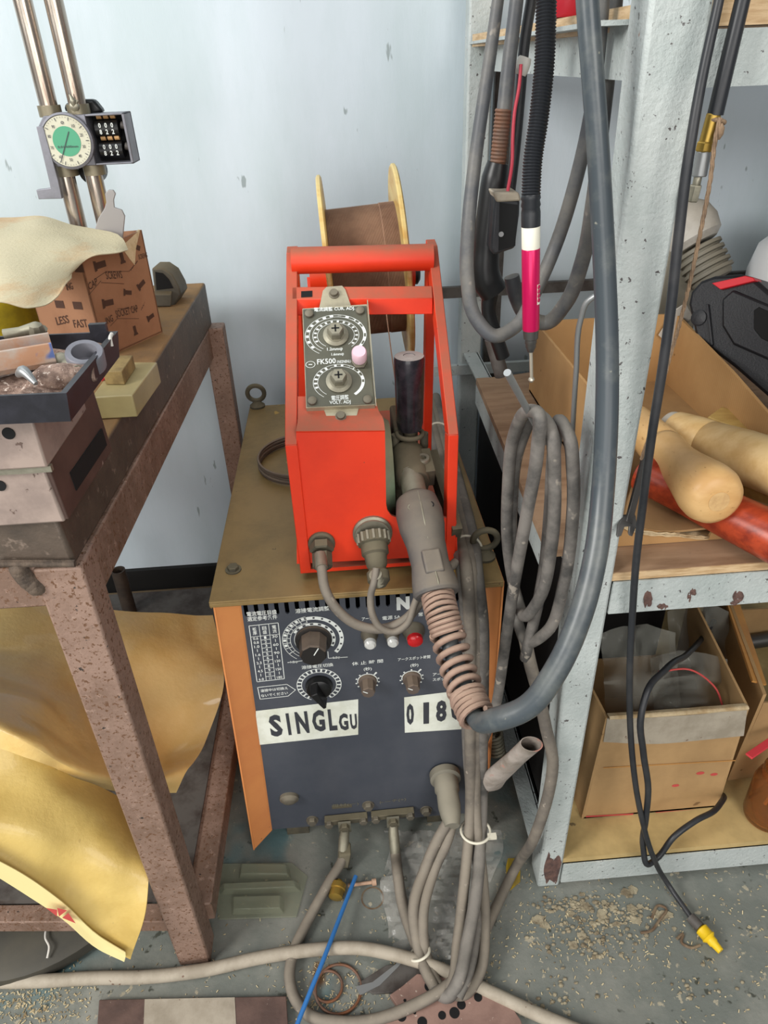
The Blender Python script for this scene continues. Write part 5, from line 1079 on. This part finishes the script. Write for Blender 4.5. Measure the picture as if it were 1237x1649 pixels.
# long cable bundle from behind the feeder over the front edge
ZC = ZT+.010
top = [PZ(688, 640, ZC), PZ(700, 690, ZC), PZ(722, 780, ZC), PZ(742, 870, ZC)]
def bun(off, pts): return [p+V((off, 0, 0)) for p in top]+pts
cb1 = thing('cable_bundle', 'tied bundle of dusty grey cables hanging from the feeder to the floor', 'cable bundle', PZ(745, 1480, 0))
strands = [
 (.0088, 'cable_dusty', bun(0, path((752, 925, .745), (757, 1000, .735), (757, 1100, .73), (757, 1200, .725), (756, 1330, .700))+pathz((747, 1430, .075), (737, 1520, .05), (727, 1585, .035), (712, 1602, .02), (692, 1576, .018), (672, 1520, .024), (666, 1460, .055))+path((684, 1400, .665), (706, 1350, .69), (727, 1315, .71)))),
 (.0098, 'cable_dark_dusty', bun(.018, path((768, 930, .75), (776, 1000, .74), (777, 1100, .735), (776, 1200, .73), (775, 1330, .705))+pathz((768, 1430, .085), (752, 1520, .065), (738, 1580, .05), (722, 1604, .03), (700, 1596, .016)))),
 (.0085, 'cable_dusty', bun(.010, path((760, 925, .75), (767, 1000, .74), (768, 1100, .735), (767, 1200, .73), (768, 1330, .70))+pathz((778, 1420, .07), (781, 1500, .045), (771, 1570, .025), (745, 1602, .015), (712, 1592, .014), (688, 1545, .016), (682, 1470, .05))+path((700, 1400, .665), (722, 1350, .69), (730, 1318, .715)))),
 (.0075, 'cable_dark_dusty', bun(-.008, path((744, 925, .755), (750, 1010, .745), (750, 1100, .74), (752, 1200, .735), (762, 1330, .705))+pathz((770, 1420, .06), (766, 1510, .05), (752, 1575, .045), (738, 1606, .035)))),
]
for r, mt, pts in strands: MB().tube(pts, r, 14, sub=7).build('cable', mt, cb1)
pb = MB(); a, b = PY(716, 1246, YP-.004), PY(727, 1322, .705)
pb.lathe(a, FN, [(.0265, 0), (.0265, .012), (.022, .014)], 28); d = (b-a).normalized()
pb.lathe(a+FN*.010, d, [(.021, 0), (.021, .022), (.0185, .026), (.019, .05), (.0165, (b-a).length*.8), (.012, (b-a).length)], 26); pb.build('power_plug', 'ribbed_grey', cb1)
for x, y, Y, R in ((766, 1338, .695, .024), (682, 1540, .575, .0165)):
    c = PY(x, y, Y); c = PZ(676, 1535, .022) if y > 1400 else c; t = MB().ring(c, (0, .1, 1) if y < 1400 else (-.3, .5, .8), R, .0022, 30); t.box(c.x+R-.006, c.x+R+.008, c.y-R*.5-.004, c.y-R*.5+.004, c.z-.004, c.z+.003) if y < 1400 else None; t.build('cable_tie', 'white_tie', cb1)
for x, y in ((706, 697), (752, 882)):
    c = PZ(x, y, ZC+.004); t = MB().ring(c, (.25, 1, 0), .021, .0018, 26); t.build('cable_tie', 'white_tie', cb1)
# earth cables with lugs
for nm, lx, ly_, pts, lab in (
  ('earth_cable', 555, 1330, path((554, 1350, .755), (552, 1380, .73))+pathz((530, 1420, .022), (500, 1475, .012), (474, 1530, .012), (466, 1570, .012), (474, 1606, .012), (500, 1636, .012), (545, 1646, .012), (600, 1643, .012), (660, 1622, .02), (720, 1588, .03), (762, 1540, .018), (790, 1480, .012), (826, 1405, .012))+path((862, 1345, .645), (884, 1275, .650), (890, 1220, .650), (880, 1175, .652), (868, 1120, .655), (852, 1060, .66), (846, 1030, .665)), 'left earth cable looping over the floor from the left machine terminal'),
  ('earth_cable', 633, 1322, path((634, 1345, .755), (637, 1375, .735))+pathz((641, 1410, .03), (648, 1455, .016), (662, 1500, .012), (676, 1535, .01), (690, 1560, .009)), 'right earth cable dropping straight from the right machine terminal')):
    t = thing(nm, lab, 'cable', PZ(lx, 1420, 0)); c = PY(lx, ly_, .768)
    lg = MB().bar(c+V((0, 0, .010)), c+V((0, .0, -.016)), .022, .004, (0, 1, 0)); lg.tube([c+V((0, -.001, -.012)), pts[0], pts[1]], [.008, .0095, .009], 14); lg.build('lug', 'zinc', t)
    MB().hexnut(c+V((0, -.002, .003)), FN, .0085, .008).build('lug_bolt', 'cast_dusty', t)
    MB().tube(pts, .0092 if lx > 600 else .0085, 14, sub=7).build('cable', 'cable_dusty', t)
    if lx < 600:
        MB().hexa([pts[1]+V((i*.010, j*.012-.004, -.012)) for i, j in ((-1, -1), (1, -1), (1, 1), (-1, 1))], [pts[0].lerp(pts[1], .5)+V((i*.011+.003, j*.012-.004, .004)) for i, j in ((-1, -1), (1, -1), (1, 1), (-1, 1))]).build('tape_wrap', 'cast_dusty', t, bevel=.003)
# long floor cable
tag(MB().tube(pathz((-60, 1580, .012), (60, 1580, .012), (150, 1575, .012), (240, 1573, .012), (330, 1562, .012), (420, 1542, .013), (500, 1530, .02), (580, 1527, .022), (650, 1541, .018), (720, 1565, .013), (790, 1598, .012), (870, 1635, .012), (960, 1670, .012), (1060, 1690, .012)), .0098, 16, sub=7).build('floor_cable', 'tape_grey'), 'long pale grey cable running across the floor in front', 'cable')
# steel rod and hanging cable coil
ra, rb2 = PY(817, 600, .60), PY(866, 690, .675)
tag(MB().tube([ra, rb2, PY(880, 712, .70)], .0036, 14, smooth=False).build('steel_rod', 'steel_bright'), 'silver steel rod poking out of the hanging cable coil', 'rod')
cc = path((775, 1205, .76), (800, 1130, .70), (812, 1050, .675), (830, 930, .655), (848, 830, .645), (866, 720, .635), (868, 668, .635), (850, 662, .66), (828, 700, .69), (818, 790, .70), (818, 880, .70), (832, 960, .69), (844, 992, .655), (868, 965, .64), (888, 880, .635), (893, 770, .635), (886, 690, .64), (862, 668, .68), (836, 720, .70), (824, 820, .705), (828, 930, .70), (835, 1005, .69), (848, 1034, .66), (880, 1018, .642), (908, 940, .637), (921, 850, .635), (923, 760, .635), (915, 700, .64), (902, 678, .655), (893, 720, .665), (886, 820, .665), (876, 920, .665), (860, 1000, .66), (850, 1040, .655), (846, 1060, .66))
tag(MB().tube(cc, .0071, 14, sub=8).build('hanging_coil', 'cable_dark_dusty'), 'coil of grey cable hanging from the rack left of the post', 'cable coil')
# hoses hanging at the top
def hose(name, m, r, pts, lab, cat='hose', grp=None): return tag(MB().tube(pts, r, 18, sub=7).build(name, m), lab, cat, grp)
hose('rubber_hose', 'rubber_grey', [.0054, .0056, .0062, .0068, .0072, .0075, .0077, .0078, .0077, .0075, .0073, .007, .0066, .006, .0056, .0054], path((812, -140, .80), (802, 0, .80), (785, 120, .79), (765, 260, .78), (754, 370, .77), (753, 450, .765), (765, 510, .76), (797, 541, .755), (830, 526, .76), (862, 470, .77), (893, 400, .78), (925, 300, .76), (950, 190, .75), (965, 80, .745), (972, 0, .74), (980, -140, .74)), 'grey rubber hose hanging in the widest loop left of the pen grinder')
hose('rubber_hose', 'rubber_grey', [.0092, .0094, .0094, .0092, .009, .0086, .008, .0074, .0068, .0064, .006], path((824, 445, .86), (832, 478, .86), (850, 510, .86), (878, 520, .86), (910, 490, .84), (938, 420, .82), (956, 320, .80), (970, 200, .785), (983, 90, .775), (992, 0, .77), (1000, -140, .765)), 'thicker grey hose loop tucked behind the widest loop')
# black torch handle on its hose
th = thing('welding_torch', 'black welding torch handle hanging nose down among the hoses', 'torch', PY(795, 400, .83))
MB().tube(path((842, -140, .85), (832, 0, .84), (820, 100, .835), (812, 180, .83)), [.0066, .0068, .0072, .0078], 18).build('hose', 'rubber_grey', th)
cs_ = MB(); corr(cs_, path((811, 175, .83), (806, 225, .83), (801, 275, .83)), .0078, .0090, .0036, 18); cs_.build('spring_collar', 'rust_spring', th)
MB().tube(path((802, 262, .83), (797, 285, .83), (790, 340, .83), (783, 400, .83), (784, 450, .83), (795, 470, .83)), [.0115, .0140, .0150, .0150, .0172, .016], 20).build('handle', 'black_plastic', th)
MB().tube(path((790, 465, .83), (787, 500, .83), (800, 545, .83), (810, 575, .83)), [.010, .0085, .0085, .0085], 16).build('swan_neck', 'black_plastic', th)
tgx = MB(); tq = [(797, 312), (838, 322), (837, 345), (830, 400), (795, 412), (790, 400)]
tgx.prism([PY(x, y, .795) for x, y in tq], (0, .03, 0)); tgo = tgx.build('trigger_box', 'rubber_black', th, bevel=.003)
MB().prism([PY(x, y, .7945) for x, y in ((805, 326), (834, 330), (830, 396), (803, 404))], (0, .0012, 0)).build('box_opening', 'void', tgo)
MB().lathe(PY(807, 377, .794), FN, [(.0028, 0), (.0028, .001)], 12).build('screw', 'steel_bright', tgo)
MB().prism([PY(x, y, .792) for x, y in ((794, 309), (836, 310), (840, 324), (800, 326))], (0, .04, 0)).build('dusty_cap', 'tape_grey', tgo, bevel=.002)
hose('steel_pipe', 'rack_dark', .0098, path((792, 545, .92), (800, 575, .92), (808, 604, .92)), 'short dark pipe end below the torch handle', 'pipe')
bt_ = hose('black_lead', 'rubber_black', .0056, path((872, -140, .86), (856, 0, .85), (846, 60, .85), (838, 150, .85), (830, 240, .85), (822, 310, .85)), 'thin black lead beside the torch hose', 'cable')
MB().lathe(PY(846, 92, .848), PY(840, 110, .848)-PY(846, 92, .848), [(.0066, 0), (.0078, .004), (.0078, .012), (.0066, .016)], 14).build('tape_wrap', 'white_tape', bt_)
hose('red_wire', 'red_wire', .0018, path((839, 104, .835), (836, 140, .83), (829, 180, .825), (826, 220, .82), (825, 260, .815), (817, 312, .80)), 'thin red wire running to the black trigger box', 'wire')
pg = thing('pen_grinder', 'magenta air pen grinder hanging on a black corrugated hose', 'air tool', PY(855, 460, .70))
ch_ = MB(); corr(ch_, path((885, -140, .74), (880, 0, .73), (877, 100, .72), (868, 190, .71), (858, 260, .705), (855, 318, .70)), .0079, .0091, .0026, 20); ch_.build('corrugated_hose', 'corrugated_black', pg)
Yg = .70
def sg(y0, y1, r, nm, mt, r2=None): 
    a, b = PY(855, y0, Yg), PY(855, y1, Yg); return MB().lathe(a, b-a, [(r*.96, 0), (r, .001), ((r2 or r), (b-a).length-.001), ((r2 or r)*.96, (b-a).length)], 28).build(nm, mt, pg)
MB().lathe(PY(855, 312, Yg), PY(855, 352, Yg)-PY(855, 312, Yg), [(.0083, 0), (.0092, .004), (.0083, .006), (.0092, .010), (.0083, .012), (.0090, .016), (.0090, .0285)], 28).build('hose_boot', 'corrugated_black', pg)
sg(351, 400, .0088, 'white_grip', 'white_grip'); sg(400, 531, .0088, 'body', 'magenta_metal', .0085)
MB().lathe(PY(855, 531, Yg), PY(855, 562, Yg)-PY(855, 531, Yg), [(.008, 0), (.0074, .009), (.006, .010), (.006, .014), (.0054, .015), (.0054, .018), (.0044, .020), (.0032, .0235)], 24).build('collet', 'steel_dark', pg)
a, b = PY(855, 560, Yg), PY(856, 608, Yg); MB().cyl(a, b, .0019, 12).lathe(b-V((0, 0, .002)), (b-a), [(.001, -.003), (.003, -.0015), (.0035, .0005), (.002, .003), (0, .0035)], 14).build('burr', 'needle_steel', pg)
body_ = [c for c in pg.children if c.name.startswith('body')][0]
def bs(y, u): a = math.radians(28+u*30); c_ = PY(855, y, Yg); return c_+V((math.sin(a), -math.cos(a), 0))*.0091
mk_ = MB()
for y in range(456, 485, 4): mk_.quad(bs(y, 0), bs(y, 1), bs(y+4, 1), bs(y+4, 0))
mko = mk_.build('label_block', 'white_grip', body_)
for y in (459, 466, 473, 480):
    MB().lathe(bs(y+1, .55), bs(y+1, .55)-PY(855, y+1, Yg), [(.0021, -.0002), (.0021, .0003), (0, .0003)], 14).build('label_dot', 'magenta_metal', mko)
# air hoses, brass coupler and rope in front of the post
hose('air_hose', 'rubber_black', [.0036, .0038, .0041, .0044, .0046, .0047, .0047, .0046, .0045, .0044]+[.0043]*7, path((1176, -140, .64), (1158, 0, .64), (1130, 130, .635), (1108, 260, .63), (1093, 380, .63), (1080, 500, .63), (1066, 600, .63), (1050, 700, .632), (1037, 800, .636), (1025, 900, .642), (1018, 1000, .645), (1014, 1100, .645), (1017, 1200, .645), (1030, 1300, .64), (1052, 1380, .63))+pathz((1080, 1430, .02), (1115, 1480, .012)), 'long black air hose with a yellow nozzle reaching the floor')
ah = bpy.data.objects['air_hose']; a, b = PZ(1112, 1477, .013), PZ(1128, 1494, .013); MB().cyl(a, b, .0085).build('ferrule', 'rack_dark', ah)
b2_ = PZ(1161, 1532, .010); MB().lathe(b, b2_-b, [(.007, 0), (.0105, .002), (.0105, .014), (.012, .016), (.008, .020), (.008, .026), (.0065, .028), (.0055, (b2_-b).length)], 18).build('yellow_nozzle', 'yellow_tip', ah)
br = thing('brass_coupler_hose', 'black hose with a brass and steel coupler tied by rope at upper right', 'hose', PY(1140, 250, .66))
MB().tube(path((1225, -140, .645), (1196, 0, .645), (1172, 100, .644), (1152, 185, .644)), [.0055, .0058, .0062, .0064], 18).build('hose', 'corrugated_black', br)
for y0, y1, x0_, x1_, r, mt, nm, sg_ in ((183, 230, 1150, 1137, .0058, 'brass', 'brass_sleeve', 20), (228, 244, 1137, 1133, .0072, 'brass', 'brass_nut', 6), (243, 284, 1134, 1126, .0062, 'steel_bright', 'coupler', 20), (282, 300, 1125, 1121, .0034, 'zinc', 'nipple', 14), (298, 325, 1121, 1114, .0054, 'zinc', 'tip', 6)):
    a, b = PY(x0_, y0, .644), PY(x1_, y1, .644); MB().lathe(a, b-a, [(r*.9, 0), (r, .001), (r, (b-a).length-.001), (r*.9, (b-a).length)], sg_).build(nm, mt, br, angle=25)
rp_ = path((1160, 190, .636), (1154, 215, .634), (1144, 290, .634), (1127, 380, .636), (1110, 460, .640), (1095, 520, .643), (1075, 590, .648), (1060, 650, .65), (1046, 700, .655), (1032, 742, .66))
ro = MB(); R_p = resample(rp_, .004)
for ph in (0, 2.09, 4.19):
    ro.tube([p+V((math.cos(i*.9+ph), math.sin(i*.9+ph)*.6, math.sin(i*.9+ph)*.3))*.0010 for i, p in enumerate(R_p)], .0011, 6, smooth=False)
ro.ring(PY(1153, 196, .644), (.2, .2, 1), .0068, .0017, 20); ro.lathe(PY(1160, 205, .636), (0, 0, -1), [(.0015, -.003), (.0036, 0), (.0036, .005), (.0015, .009)], 10)
tag(ro.build('tan_rope', 'rope'), 'twisted tan rope running down from the brass coupler', 'rope')
hose('black_lead', 'rubber_black', .0047, path((1150, 1000, .99), (1135, 1022, .93), (1105, 1055, .80), (1070, 1080, .70), (1043, 1112, .66), (1033, 1150, .645), (1036, 1210, .64), (1044, 1270, .64), (1040, 1320, .64), (1036, 1365, .64), (1043, 1392, .63), (1060, 1380, .64), (1085, 1348, .65), (1120, 1322, .665), (1150, 1306, .685), (1163, 1290, .71), (1165, 1280, .76)), 'black lead looping out of the cardboard box over the shelf edge', 'cable')
